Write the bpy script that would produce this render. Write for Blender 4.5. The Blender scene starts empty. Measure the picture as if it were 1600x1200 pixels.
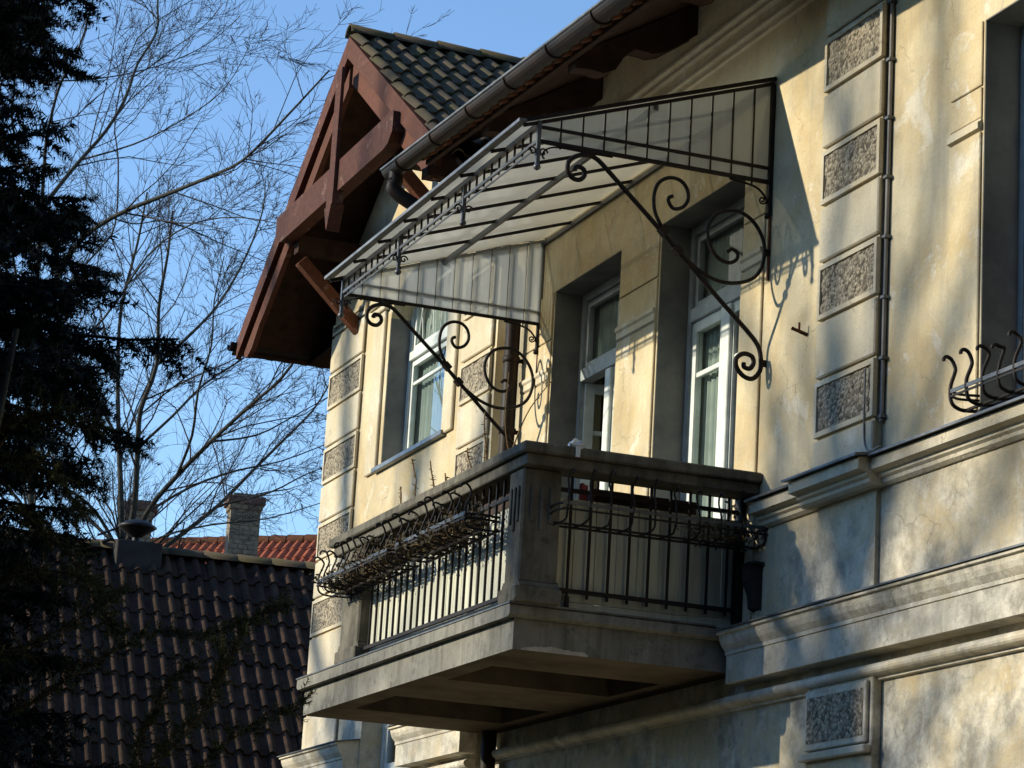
import bpy, bmesh, math, random
import numpy as np
from mathutils import Vector, Matrix
random.seed(7); np.random.seed(7)
S = bpy.context.scene
COL = S.collection
# ------------------------------------------------------------------ camera
RT = Vector((0.3568749, 0.93240476, 0.05711108)); UP = Vector((0.20332913, -0.13720369, 0.96944954)); FW = Vector((-0.91175521, 0.33435986, 0.2385496))
cam = bpy.data.cameras.new('camera'); co = bpy.data.objects.new('camera', cam); COL.objects.link(co)
m = Matrix.Identity(4)
for i in range(3):
    m[i][0] = RT[i]; m[i][1] = UP[i]; m[i][2] = -FW[i]
m.translation = Vector((14.897, -7.087, -2.567)); co.matrix_world = m
cam.sensor_width = 36; cam.lens = 4219.06 / 1600 * 36; cam.clip_start = .1; cam.clip_end = 2000
S.camera = co
# ------------------------------------------------------------------ light
SUN = Vector((.375, 1.0, -.392)).normalized()          # direction of travel
w = bpy.data.worlds.new('World'); S.world = w; w.use_nodes = True
nt = w.node_tree; nt.nodes.clear()
sky = nt.nodes.new('ShaderNodeTexSky'); sky.sky_type = 'NISHITA'; sky.sun_disc = False
el = math.asin(-SUN.z); sky.sun_elevation = el
sky.sun_rotation = math.atan2(-SUN.x, -SUN.y)
sky.altitude = 0; sky.air_density = 1.0; sky.dust_density = .0; sky.ozone_density = 4.0
bg = nt.nodes.new('ShaderNodeBackground'); bg.inputs['Strength'].default_value = .15
ow = nt.nodes.new('ShaderNodeOutputWorld')
nt.links.new(sky.outputs[0], bg.inputs[0]); nt.links.new(bg.outputs[0], ow.inputs[0])
sl = bpy.data.lights.new('sun', 'SUN'); sl.energy = 3.85; sl.angle = math.radians(.75); sl.color = (1.0, .895, .69)
so = bpy.data.objects.new('sun', sl); COL.objects.link(so); so.rotation_euler = SUN.to_track_quat('-Z', 'Y').to_euler(); so.location = (-10, -30, 25)
S.view_settings.view_transform = 'Standard'; S.view_settings.look = 'None'; S.view_settings.exposure = 0.76; S.view_settings.gamma = 1.0
# ------------------------------------------------------------------ helpers
class MB:
    def __init__(s): s.v = []; s.f = []; s.sm = []
    def add(s, vs, fs, smooth=False):
        o = len(s.v); s.v += [tuple(p) for p in vs]; s.f += [tuple(i + o for i in f) for f in fs]; s.sm += [smooth] * len(fs); return s
    def box(s, x0, x1, y0, y1, z0, z1):
        return s.add([(x0, y0, z0), (x1, y0, z0), (x1, y1, z0), (x0, y1, z0), (x0, y0, z1), (x1, y0, z1), (x1, y1, z1), (x0, y1, z1)],
                     [(0, 3, 2, 1), (4, 5, 6, 7), (0, 1, 5, 4), (1, 2, 6, 5), (2, 3, 7, 6), (3, 0, 4, 7)])
    def prism(s, poly, axis, a0, a1):          # poly of 2-D points; axis x: (y,z), y: (x,z), z: (x,y)
        n = len(poly)
        def mk(a, p): return {'x': (a, p[0], p[1]), 'y': (p[0], a, p[1]), 'z': (p[0], p[1], a)}[axis]
        vs = [mk(a0, p) for p in poly] + [mk(a1, p) for p in poly]
        return s.add(vs, [tuple(range(n)), tuple(range(2 * n - 1, n - 1, -1))] + [(i, (i + 1) % n, n + (i + 1) % n, n + i) for i in range(n)])
    def beam(s, a, b, w, h, up=(0, 0, 1)):
        a = Vector(a); b = Vector(b); d = (b - a).normalized(); u = Vector(up); r = d.cross(u)
        if r.length < 1e-4: r = d.cross(Vector((0, 1, 0)))
        r.normalize(); u = r.cross(d); vs = []
        for p in (a, b):
            for i, j in ((-1, -1), (1, -1), (1, 1), (-1, 1)): vs.append(p + r * i * w / 2 + u * j * h / 2)
        return s.add(vs, [(0, 1, 2, 3), (7, 6, 5, 4), (0, 4, 5, 1), (1, 5, 6, 2), (2, 6, 7, 3), (3, 7, 4, 0)])
    def tube(s, pts, r, n=8, r1=None, cap=True, smooth=True):
        pts = [Vector(p) for p in pts]; k = len(pts)
        if r1 is None: rs = r if isinstance(r, (list, tuple)) else [r] * k
        else: rs = [r + (r1 - r) * i / (k - 1) for i in range(k)]
        t0 = (pts[1] - pts[0]).normalized(); ref = Vector((0, 0, 1)) if abs(t0.z) < .9 else Vector((1, 0, 0))
        nrm = t0.cross(ref).normalized(); vs = []; prev = t0
        for i, p in enumerate(pts):
            t = (pts[min(i + 1, k - 1)] - pts[max(i - 1, 0)])
            t = t.normalized() if t.length > 1e-9 else prev
            nrm = (nrm - t * nrm.dot(t)); nrm = nrm.normalized() if nrm.length > 1e-6 else t.orthogonal().normalized()
            bn = t.cross(nrm); prev = t
            for j in range(n):
                a = 2 * math.pi * j / n; vs.append(p + (nrm * math.cos(a) + bn * math.sin(a)) * rs[i])
        fs = [(i * n + j, i * n + (j + 1) % n, (i + 1) * n + (j + 1) % n, (i + 1) * n + j) for i in range(k - 1) for j in range(n)]
        s.add(vs, fs, smooth)
        if cap: s.add(vs[:n], [tuple(range(n - 1, -1, -1))]); s.add(vs[-n:], [tuple(range(n))])
        return s
    def lathe(s, prof, c, n=12, smooth=True):    # prof (r,z) about a vertical axis at c
        vs = []; k = len(prof)
        for r, z in prof:
            for j in range(n):
                a = 2 * math.pi * j / n; vs.append((c[0] + r * math.cos(a), c[1] + r * math.sin(a), c[2] + z))
        fs = [(i * n + j, i * n + (j + 1) % n, (i + 1) * n + (j + 1) % n, (i + 1) * n + j) for i in range(k - 1) for j in range(n)]
        s.add(vs, fs, smooth); s.add(vs[:n], [tuple(range(n - 1, -1, -1))]); s.add(vs[-n:], [tuple(range(n))]); return s
    def holed(s, us, vs_, hole, f0, f1):
        # sheet with real thickness on a u/v grid: cells with hole(u,v) left open, reveals closed
        us = sorted(us); vs_ = sorted(vs_); nu = len(us) - 1; nv = len(vs_) - 1
        solid = [[not hole((us[i] + us[i + 1]) / 2, (vs_[j] + vs_[j + 1]) / 2) for j in range(nv)] for i in range(nu)]
        def ok(i, j): return 0 <= i < nu and 0 <= j < nv and solid[i][j]
        for i in range(nu):
            for j in range(nv):
                if not solid[i][j]: continue
                u0, u1, v0, v1 = us[i], us[i + 1], vs_[j], vs_[j + 1]
                s.add([f0(u0, v0), f0(u1, v0), f0(u1, v1), f0(u0, v1)], [(0, 1, 2, 3)])
                s.add([f1(u0, v0), f1(u1, v0), f1(u1, v1), f1(u0, v1)], [(3, 2, 1, 0)])
                for (di, dj, a, b) in ((-1, 0, (u0, v1), (u0, v0)), (1, 0, (u1, v0), (u1, v1)), (0, -1, (u0, v0), (u1, v0)), (0, 1, (u1, v1), (u0, v1))):
                    if not ok(i + di, j + dj): s.add([f0(*a), f1(*a), f1(*b), f0(*b)], [(0, 1, 2, 3)])
        return s
    def mesh(s, name, bevel=0, merge=False):
        me = bpy.data.meshes.new(name); me.from_pydata(s.v, [], s.f); me.update()
        bm = bmesh.new(); bm.from_mesh(me)
        for f, q in zip(bm.faces, s.sm): f.smooth = q
        if merge or bevel: bmesh.ops.remove_doubles(bm, verts=bm.verts, dist=1e-5)
        if bevel:
            ed = [e for e in bm.edges if len(e.link_faces) == 2 and e.calc_face_angle(0) > .5]
            bmesh.ops.bevel(bm, geom=ed, offset=bevel, segments=1, affect='EDGES', profile=.5)
        bmesh.ops.recalc_face_normals(bm, faces=bm.faces); bm.to_mesh(me); bm.free(); return me
WORLD = {}
def link(o, mat=None, parent=None, wm=None):
    COL.objects.link(o)
    wm = wm or Matrix.Identity(4); WORLD[o.name] = wm
    if mat is not None and o.data is not None and not o.data.materials: o.data.materials.append(mat)
    if parent is not None:
        o.parent = parent; o.matrix_parent_inverse = WORLD[parent.name].inverted()
    o.matrix_basis = wm
    return o
def tag(o, label=None, cat=None, group=None, kind=None):
    for k, v in (('label', label), ('category', cat), ('group', group), ('kind', kind)):
        if v: o[k] = v
    return o
def thing(name, loc, label, cat, group=None):
    o = bpy.data.objects.new(name, None); o.empty_display_size = .2
    link(o, wm=Matrix.Translation(loc)); return tag(o, label, cat, group)
def part(name, mb, mat, parent=None, bevel=0, wm=None, merge=False):
    me = mb if isinstance(mb, bpy.types.Mesh) else mb.mesh(name, bevel, merge)
    return link(bpy.data.objects.new(name, me), mat, parent, wm)
def npmesh(name, V, F):
    V = np.asarray(V, np.float32); F = np.asarray(F, np.int32); me = bpy.data.meshes.new(name)
    me.vertices.add(len(V)); me.vertices.foreach_set('co', V.ravel())
    k = F.shape[1]; me.loops.add(F.size); me.loops.foreach_set('vertex_index', F.ravel())
    me.polygons.add(len(F)); me.polygons.foreach_set('loop_start', np.arange(len(F), dtype=np.int32) * k); me.polygons.foreach_set('loop_total', np.full(len(F), k, np.int32))
    me.update(calc_edges=True); return me
def spline(pts, sub=4):
    P = [Vector(p) for p in pts]; out = []
    for i in range(len(P) - 1):
        p0 = P[max(i - 1, 0)]; p1 = P[i]; p2 = P[i + 1]; p3 = P[min(i + 2, len(P) - 1)]
        for k in range(sub):
            t = k / sub
            out.append(.5 * ((2 * p1) + (p2 - p0) * t + (2 * p0 - 5 * p1 + 4 * p2 - p3) * t * t + (3 * p1 - p0 - 3 * p2 + p3) * t ** 3))
    return out + [P[-1]]
# ------------------------------------------------------------------ materials
class NM:
    def __init__(s, name):
        s.m = bpy.data.materials.new(name); s.m.use_nodes = True; s.t = s.m.node_tree; s.b = s.t.nodes['Principled BSDF']; s.o = s.t.nodes['Material Output']
        s.pos = s.t.nodes.new('ShaderNodeNewGeometry').outputs['Position']
    def n(s, k, **kw):
        x = s.t.nodes.new('ShaderNode' + k)
        for a, b in kw.items():
            if a in x.inputs.keys(): s.set(x.inputs[a], b)
            else: setattr(x, a, b)
        return x
    def set(s, inp, v):
        if isinstance(v, bpy.types.NodeSocket): s.t.links.new(v, inp)
        else: inp.default_value = (*v, 1) if isinstance(v, (tuple, list)) and len(v) == 3 and inp.type == 'RGBA' else v
    def noise(s, scale, detail=4, rough=.6, vec=None, stretch=None, dist=0):
        v = vec or s.pos
        if stretch:
            mp = s.t.nodes.new('ShaderNodeMapping'); s.set(mp.inputs['Vector'], v); mp.inputs['Scale'].default_value = stretch; v = mp.outputs[0]
        x = s.n('TexNoise', Scale=scale, Detail=detail, Roughness=rough, Distortion=dist); s.set(x.inputs['Vector'], v); return x.outputs['Fac']
    def ramp(s, f, a, b):
        x = s.n('MapRange', **{'From Min': a, 'From Max': b}); s.set(x.inputs['Value'], f); return x.outputs[0]
    def mix(s, f, a, b):
        x = s.t.nodes.new('ShaderNodeMix'); x.data_type = 'RGBA'; s.set(x.inputs['Factor'], f); s.set(x.inputs[6], a); s.set(x.inputs[7], b); return x.outputs[2]
    def mul(s, a, b, op='MULTIPLY'):
        x = s.t.nodes.new('ShaderNodeMath'); x.operation = op; s.set(x.inputs[0], a); s.set(x.inputs[1], b); return x.outputs[0]
    def front(s, f):        # a thin sheet mirrors at the face the ray meets first, not again from inside
        bf = s.t.nodes.new('ShaderNodeNewGeometry').outputs['Backfacing']; return s.mul(f, s.mul(1.0, bf, 'SUBTRACT'))
    def bump(s, h, strength=.3, dist=.01):
        x = s.n('Bump', Strength=strength, Distance=dist); s.set(x.inputs['Height'], h); s.t.links.new(x.outputs[0], s.b.inputs['Normal'])
    def col(s, c, rough=.8, metal=0, spec=.3):
        s.set(s.b.inputs['Base Color'], c); s.set(s.b.inputs['Roughness'], rough); s.b.inputs['Metallic'].default_value = metal; s.b.inputs['Specular IOR Level'].default_value = spec; return s.m
def hsv(c, f): return tuple(min(1, x * f) for x in c)
M = {}
def plaster(name, c1, c2, c3, grey, wear=.0):
    k = NM(name)
    a = k.mix(k.ramp(k.noise(1.2, 6, .68), .40, .60), c1, c2)
    a = k.mix(k.mul(k.ramp(k.noise(.75, 4, .6, dist=.4), .55, .62), .5), a, hsv(c1, .80))
    worn = k.ramp(k.noise(2.1, 8, .72, dist=.6), .60 - wear, .66 - wear)
    a = k.mix(k.mul(worn, .75), a, c3)
    # rain streaks, long in z
    a = k.mix(k.mul(k.ramp(k.noise(1.0, 5, .7, stretch=(5, 5, .5)), .52, .75), .55), a, grey)
    # the paint has come off more on the lower storey
    sep = k.n('SeparateXYZ'); k.set(sep.inputs[0], k.pos)
    low = k.ramp(k.mul(sep.outputs[2], k.mul(k.noise(1.3, 6, .7), 1.6), 'SUBTRACT'), .25, -.75)
    a = k.mix(k.mul(low, k.ramp(k.noise(1.7, 8, .75, dist=.8), .40, .56)), a, k.mix(k.ramp(k.noise(5, 6, .7), .4, .6), c3, grey))
    a = k.mix(k.mul(k.ramp(k.noise(60, 3, .7), .5, .75), .25), a, hsv(grey, .7))
    a = k.mix(k.mul(k.ramp(k.noise(6.5, 6, .7), .50, .72), .45), a, hsv(grey, 1.15))
    a = k.mix(k.mul(k.ramp(k.noise(3.3, 7, .75, dist=1.2), .62, .66), .55), a, grey)
    cv = k.n('TexVoronoi', feature='DISTANCE_TO_EDGE', Scale=1.15, Randomness=1.0); nv = k.n('TexNoise', Scale=3.0, Detail=6.0); k.set(nv.inputs['Vector'], k.pos)
    va = k.n('VectorMath', operation='MULTIPLY_ADD'); k.set(va.inputs[0], nv.outputs['Color']); va.inputs[1].default_value = (.5, .5, .5); k.set(va.inputs[2], k.pos); k.set(cv.inputs['Vector'], va.outputs[0])
    crack = k.mul(k.ramp(cv.outputs['Distance'], .0055, .001), k.ramp(k.noise(.8, 3, .6), .47, .57)); a = k.mix(k.mul(crack, .42), a, hsv(grey, .5))
    k.bump(k.mul(k.mul(k.noise(38, 6, .7), k.mul(worn, .5), 'SUBTRACT'), k.mul(crack, .6), 'SUBTRACT'), .45, .012)
    M[name] = k.col(a, .9, spec=.15)
plaster('plaster', (.50, .395, .225), (.60, .525, .36), (.66, .62, .51), (.29, .275, .23), .03)
plaster('plaster_pale', (.53, .455, .31), (.60, .545, .415), (.65, .62, .53), (.33, .31, .26), .04)
def rough_panel():          # rough-cast of mixed dark and pale grit
    k = NM('pebbledash'); v = k.n('TexVoronoi', Scale=46.0, Randomness=1.0); k.set(v.inputs['Vector'], k.pos)
    sp = k.n('SeparateColor'); k.set(sp.inputs[0], v.outputs['Color']); big = k.noise(7, 5, .7)
    a = k.mix(k.ramp(sp.outputs[1], .1, .9), (.33, .28, .20), (.50, .44, .33))
    d = k.ramp(k.mul(sp.outputs[0], k.mul(big, .55), 'ADD'), .86, 1.02)
    a = k.mix(k.mul(d, .88), a, (.105, .09, .07)); a = k.mix(k.mul(k.ramp(v.outputs['Distance'], .35, .7), .45), a, (.15, .13, .10))
    a = k.mix(k.mul(k.ramp(k.noise(2.6, 5, .7), .42, .66), .4), a, (.22, .20, .165))
    k.bump(k.mul(v.outputs['Distance'], -1.0), .9, .018); M['pebble'] = k.col(a, .95, spec=.08)
rough_panel()
def simple(key, c, rough=.7, metal=0, spec=.3, var=.35, scale=6, c2=None, bscale=40, bump=.15, stretch=None, f=(.4, .65), rand=0, stain=None, grain=None):
    k = NM(key); c2 = c2 or hsv(c, 1 - var)
    a = k.mix(k.ramp(k.noise(scale, 6, .65, stretch=stretch), *f), c, c2)
    if stain: a = k.mix(k.mul(k.ramp(k.noise(1.0, 6, .75, stretch=(7, 7, .6)), .48, .68), .8), a, stain); a = k.mix(k.mul(k.ramp(k.noise(11, 7, .75), .52, .66), .6), a, hsv(stain, .75))
    if grain:
        tc = k.t.nodes.new('ShaderNodeTexCoord').outputs['Object']
        a = k.mix(k.mul(k.ramp(k.noise(5, 7, .75, vec=tc, stretch=(2, 14, 14)), .45, .62), .65), a, grain); a = k.mix(k.mul(k.ramp(k.noise(3.5, 8, .8), .58, .63), .7), a, (.30, .20, .16))
    if rand:
        oi = k.n('ObjectInfo').outputs['Random']; a = k.mix(k.mul(oi, rand), a, hsv(c2, .55)); a = k.mix(k.mul(k.ramp(oi, .80, 1.0), rand * .7), a, (c[0] * 1.5, c[1] * 1.55, c[2] * 1.3))
    if bump: k.bump(k.noise(bscale, 4, .65, stretch=stretch), bump, .01)
    M[key] = k.col(a, rough, metal, spec)
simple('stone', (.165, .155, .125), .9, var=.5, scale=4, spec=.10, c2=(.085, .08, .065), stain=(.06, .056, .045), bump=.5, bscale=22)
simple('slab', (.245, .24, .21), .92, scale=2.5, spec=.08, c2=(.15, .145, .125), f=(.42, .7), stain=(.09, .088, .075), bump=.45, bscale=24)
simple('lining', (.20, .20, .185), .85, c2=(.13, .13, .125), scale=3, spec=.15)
simple('slab_shaded', (.115, .092, .066), .95, scale=2, spec=.05, c2=(.06, .048, .036))  # slab colour again, darkened to carry the shade underneath
simple('chip', (.50, .47, .40), .95, scale=9, spec=.1)
simple('iron', (.010, .010, .011), .6, .0, .22, c2=(.022, .013, .009), scale=14)
simple('iron_grey', (.09, .10, .11), .45, .3, .5, c2=(.05, .05, .055), scale=10)
simple('rust', (.16, .055, .02), .85, c2=(.05, .025, .015), scale=16)
simple('zinc', (.20, .215, .225), .42, .65, .5, c2=(.11, .115, .12), scale=5)
simple('gutter', (.013, .010, .009), .55, .0, .2, c2=(.022, .012, .008), scale=4)
simple('lead', (.16, .17, .18), .5, .5, .5, c2=(.08, .085, .09), scale=7)
simple('board_red', (.135, .052, .036), .8, c2=(.07, .033, .026), scale=5, stretch=(3, 3, 3), spec=.12, rand=.5, grain=(.045, .024, .020), bump=.4, bscale=30)
simple('board_dark', (.055, .03, .022), .85, c2=(.03, .018, .014), scale=7, spec=.12)
simple('brace', (.16, .058, .027), .8, c2=(.09, .035, .02), scale=6, spec=.1, grain=(.05, .024, .016), bump=.3)
simple('tile', (.085, .066, .048), .8, c2=(.075, .068, .032), scale=5, bscale=25, bump=.4, spec=.10, f=(.45, .65), rand=.5)
simple('tile_dark', (.064, .041, .030), .9, c2=(.027, .020, .017), scale=7, bscale=25, bump=.4, spec=.05, rand=.55)
simple('terracotta', (.15, .055, .026), .85, c2=(.07, .03, .016), rand=.8, scale=9, spec=.15)
simple('tile_red', (.36, .10, .05), .85, c2=(.20, .065, .04), scale=4, spec=.1)
simple('paint', (.66, .70, .66), .5, c2=(.50, .54, .51), scale=5, spec=.4, bump=.05)
simple('paint_grey', (.36, .40, .41), .55, c2=(.26, .29, .30), scale=5, spec=.35, bump=.05)
simple('cream_board', (.60, .60, .49), .6, c2=(.44, .45, .36), scale=3, rand=.25, spec=.3, bump=.08, stretch=(6, 6, .6))
simple('room', (.09, .075, .06), .9)
simple('curtain', (.36, .42, .39), .9, c2=(.26, .32, .30), scale=3, bump=0)
simple('trough', (.06, .038, .028), .8, c2=(.03, .02, .016), scale=8)
simple('soil', (.03, .022, .016), 1)
simple('stem', (.20, .12, .05), .8, c2=(.10, .07, .03), scale=20)
simple('dry_leaf', (.05, .045, .028), .9, c2=(.10, .075, .04), scale=12, bump=0)
simple('bark', (.050, .049, .040), .9, c2=(.030, .029, .025), scale=8, bscale=15, bump=.5)
simple('twig', (.042, .037, .036), .9, c2=(.028, .025, .025), scale=5, bump=0)
simple('brick_chim', (.20, .165, .11), .9, c2=(.09, .075, .06), scale=6)
simple('chim_cap', (.13, .07, .055), .9)
simple('chim_black', (.035, .032, .030), .9)
simple('black_metal', (.008, .008, .009), .5, .2)
simple('ground', (.030, .033, .018), 1, c2=(.045, .038, .026), scale=.8)
simple('house_wall', (.40, .36, .29), .9, scale=1.5)
simple('plastic', (.62, .68, .74), .35, c2=(.5, .56, .65), scale=20, bump=.3)
simple('cloth_pink', (.45, .10, .12), .9)
simple('cable', (.28, .27, .25), .6)
simple('needle', (.012, .019, .019), .8, c2=(.007, .012, .012), scale=6, bump=0, spec=.15)
simple('needle_blue', (.055, .085, .095), .75, c2=(.022, .038, .042), scale=7, bump=0, spec=.15)
simple('needle_yellow', (.075, .078, .022), .8, c2=(.03, .045, .016), scale=9, bump=0, spec=.15)
def glassmat(name, ior, tint, rough=.0, refl=1.0):
    k = NM(name); t = k.t
    fr = k.n('Fresnel', IOR=ior); gl = k.n('BsdfGlossy', Color=(.95 * refl, .97 * refl, 1.0 * refl), Roughness=rough); tr = k.n('BsdfTransparent', Color=tint)
    mx = k.n('MixShader'); k.set(mx.inputs[0], k.front(fr.outputs[0])); t.links.new(tr.outputs[0], mx.inputs[1]); t.links.new(gl.outputs[0], mx.inputs[2]); t.links.new(mx.outputs[0], k.o.inputs[0]); M[name] = k.m
glassmat('glass', 2.2, (.93, .95, .94))
def milky(name, clear, tcol, dcol):
    k = NM(name); t = k.t
    st = k.ramp(k.noise(1.0, 6, .7, stretch=(9, 9, .7)), .35, .75)
    tr = k.n('BsdfTransparent', Color=(.85, .87, .86)); tl = k.n('BsdfTranslucent', Color=tcol); df = k.n('BsdfDiffuse', Color=dcol)
    gl = k.n('BsdfGlossy', Color=(.9, .95, 1), Roughness=.12); fr = k.n('Fresnel', IOR=1.45)
    a = k.n('MixShader', Fac=.32); t.links.new(tl.outputs[0], a.inputs[1]); t.links.new(df.outputs[0], a.inputs[2])
    b = k.n('MixShader'); k.set(b.inputs[0], k.mul(k.mul(st, -.13), clear, 'ADD')); t.links.new(a.outputs[0], b.inputs[1]); t.links.new(tr.outputs[0], b.inputs[2])
    c = k.n('MixShader'); k.set(c.inputs[0], k.front(fr.outputs[0])); t.links.new(b.outputs[0], c.inputs[1]); t.links.new(gl.outputs[0], c.inputs[2]); t.links.new(c.outputs[0], k.o.inputs[0]); M[name] = k.m
milky('milky_side', .50, (.66, .69, .71), (.52, .55, .58))
milky('milky_roof', .28, (.72, .70, .63), (.52, .51, .46))
# ------------------------------------------------------------------ ground
GZ = -4.3
g = MB(); g.add([(-400, -400, GZ), (400, -400, GZ), (400, 400, GZ), (-400, 400, GZ)], [(0, 1, 2, 3)])
tag(part('ground', g, M['ground']), kind='structure')
# ------------------------------------------------------------------ villa
villa = thing('villa', (-3, 0, GZ), 'ochre plastered villa with quoins, cornices and a red-brown timber gable', 'house')
Q = .36; ZQ = 3.521
# main wall
D1 = (-3.58, -2.30, .0, 3.04); D2 = (-1.59, -.26, .0, 3.04); W3 = (2.75, 4.05, .80, 3.04); G1 = (-1.59, -.26, -3.2, -1.15); G2 = (-3.58, -2.30, -3.2, -1.15)
def wall(x0, x1, z0, z1, y0, y1, holes):
    us = {x0, x1}; vs = {z0, z1}
    for h in holes: us |= {h[0], h[1]}; vs |= {h[2], h[3]}
    mb = MB(); mb.holed(us, vs, lambda u, v: any(h[0] < u < h[1] and h[2] < v < h[3] for h in holes), lambda u, v: (u, y0, v), lambda u, v: (u, y1, v)); return mb
part('main_wall', wall(-4.5, 9, GZ - .3, 4.95, 0, .42, [D1, D2, W3, G1, G2]), M['plaster'], villa, merge=True)
BW = (-7.33, -5.72, 2.33, 4.02); BL = (-7.35, -5.98, -2.6, .75)
mb = wall(-9.03, -4.5, GZ - .3, 4.2, -.12, .32, [BW, BL])
part('bay_wall', mb, M['plaster'], villa, merge=True)
mb = MB(); mb.prism([(-9.03, 4.2), (-4.5, 4.2), (-4.5, 4.35), (-6.75, 5.85), (-9.03, 4.33)], 'y', -.12, .32); part('gable_wall', mb, M['plaster'], villa)
mb = MB(); mb.box(-9.03, -8.7, .32, 8, GZ, 4.2).box(8.6, 9, .42, 8, GZ, 4.9).box(-9.03, 9, 7.6, 8, GZ, 4.9); part('rear_walls', mb, M['plaster'], villa)
# arched head of the bay window
mb = MB(); xc = (BW[0] + BW[1]) / 2; hw = (BW[1] - BW[0]) / 2
arc = [(xc + hw * math.cos(a), 3.66 + .36 * math.sin(a)) for a in np.linspace(0, math.pi, 17)]
for h in (arc[:9], arc[8:]):
    cx = BW[1] if h is arc[:9] or h[0][0] > xc + .1 else BW[0]
    mb.prism([(cx, 4.019)] + list(h), 'y', -.118, .2)
part('window_arch', mb, M['plaster'], villa)
# door and window lintel trims between openings (small string at impost height)
def course_blocks(x0, x1, y, kmax, base, ztop, edge_dir=1):
    # alternating smooth and pebble-dashed quoin blocks with open joints between
    for k in range(-3, kmax):
        zt = ZQ - k * Q - .012; zb = ZQ - (k + 1) * Q + .012
        if zt > ztop: zt = ztop
        if zt - zb < .05: continue
        rough = k % 2 == 0
        if not rough:
            b = MB(); b.box(x0, x1, y, base, zb, zt); part('quoin_block', b, M['plaster_pale'], villa, bevel=.008)
        else:
            e = .030; b = MB()
            b.holed([x0, x0 + e, x1 - e, x1], [zb, zb + e, zt - e, zt], lambda u, v: x0 + e < u < x1 - e and zb + e < v < zt - e, lambda u, v: (u, y, v), lambda u, v: (u, base, v))
            q = part('quoin_block', b, M['plaster_pale'], villa, merge=True)
            c = MB(); n = 14; mth = 7; vs = []
            for j in range(mth + 1):
                for i in range(n + 1):
                    vs.append((x0 + e + (x1 - x0 - 2 * e) * i / n, y + .012 + random.uniform(-.006, .006), zb + e + (zt - zb - 2 * e) * j / mth))
            c.add(vs, [(j * (n + 1) + i, j * (n + 1) + i + 1, (j + 1) * (n + 1) + i + 1, (j + 1) * (n + 1) + i) for j in range(mth) for i in range(n)])
            part('rough_panel', c, M['pebble'], q)
P1, P2 = .966, 1.696
b = MB(); b.box(P1 + .012, P2 - .012, -.05, -.0005, .80, 4.9); part('pilaster', b, M['plaster'], villa)
course_blocks(P1, P2, -.075, 8, -.048, 4.9)
b = MB(); b.box(P1 + .012, P2 - .012, -.03, -.0005, 0, .70); part('pilaster_base', b, M['plaster'], villa)
b = MB(); b.box(P1, P2 + .06, -.06, -.0005, -2.2, -.47); part('lower_pilaster', b, M['plaster'], villa, bevel=.006)
for z0 in (-.83, -1.55):
    b = MB(); b.box(P1 + .03, P2 + .03, -.085, -.061, z0, z0 + .34); q = part('quoin_block', b, M['plaster_pale'], villa, bevel=.006)
    c = MB(); n = 14; vs = [(P1 + .06 + (P2 - P1 - .06) * i / n, -.0875 + random.uniform(-.004, .001), z0 + .04 + .26 * j / 6) for j in range(7) for i in range(n + 1)]
    c.add(vs, [(j * (n + 1) + i, j * (n + 1) + i + 1, (j + 1) * (n + 1) + i + 1, (j + 1) * (n + 1) + i) for j in range(6) for i in range(n)]); part('rough_panel', c, M['pebble'], q)
    c = MB(); c.box(P1, P2 + .06, -.11, -.061, z0 - .06, z0 - .015); part('quoin_ledge', c, M['plaster_pale'], villa, bevel=.008)
b = MB(); b.box(-9.02, -8.05, -.135, -.1205, GZ, 4.1); part('bay_pilaster', b, M['plaster'], villa)
course_blocks(-9.035, -8.03, -.155, 20, -.134, 4.0)
b = MB(); b.box(-5.23, -4.57, -.135, -.1205, 0, 4.1); part('bay_pilaster', b, M['plaster'], villa)
course_blocks(-5.25, -4.55, -.155, 20, -.134, 4.0)
# bay window surround with little capitals
for x0, x1 in ((-7.72, -7.42), (-5.66, -5.42)):
    b = MB(); b.box(x0, x1, -.150, -.1205, 2.30, 3.78); part('window_surround', b, M['plaster_pale'], villa, bevel=.008)
    b = MB(); b.box(x0 - .04, x1 + .04, -.175, -.1205, 3.78, 3.83).box(x0 - .07, x1 + .07, -.2, -.1205, 3.832, 3.88); part('capital', b, M['plaster_pale'], villa, bevel=.008)
b = MB(); b.box(-7.45, -5.60, -.17, .1, 2.285, 2.328); part('window_sill', b, M['zinc'], villa, bevel=.004)
# grooved imposts between the doors
for x0, x1 in ((-4.18, -3.60), (-2.28, -1.61), (-.24, .07)):
    b = MB(); b.prism([(-.0005, 2.34), (-.022, 2.355), (-.022, 2.40), (-.035, 2.415), (-.035, 2.44), (-.0005, 2.44)], 'x', x0, x1); part('impost_moulding', b, M['plaster_pale'], villa)
    b = MB(); b.box(x0, x1, -.018, -.0005, 0, 2.337); part('door_pier', b, M['plaster'], villa, bevel=.005)
    b = MB(); b.box(x0, x1, -.012, -.0005, 2.445, 2.655).box(x0, x1, -.012, -.0005, 2.667, 3.04); part('door_pier', b, M['plaster'], villa, bevel=.004)
for (x0, x1) in ((2.40, 2.735), (4.065, 4.4)):
    b = MB(); b.box(x0, x1, -.016, -.0005, .80, 2.40); part('window_pier', b, M['plaster'], villa, bevel=.005)
    b = MB(); b.prism([(-.0005, 2.405), (-.03, 2.415), (-.03, 2.45), (-.012, 2.462), (-.012, 2.475), (-.0005, 2.475)], 'x', x0, x1); part('impost_moulding', b, M['plaster_pale'], villa)
    b = MB(); b.box(x0, x1, -.012, -.0005, 2.48, 2.655).box(x0, x1, -.012, -.0005, 2.667, 3.04); part('window_pier', b, M['plaster'], villa, bevel=.004)
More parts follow.
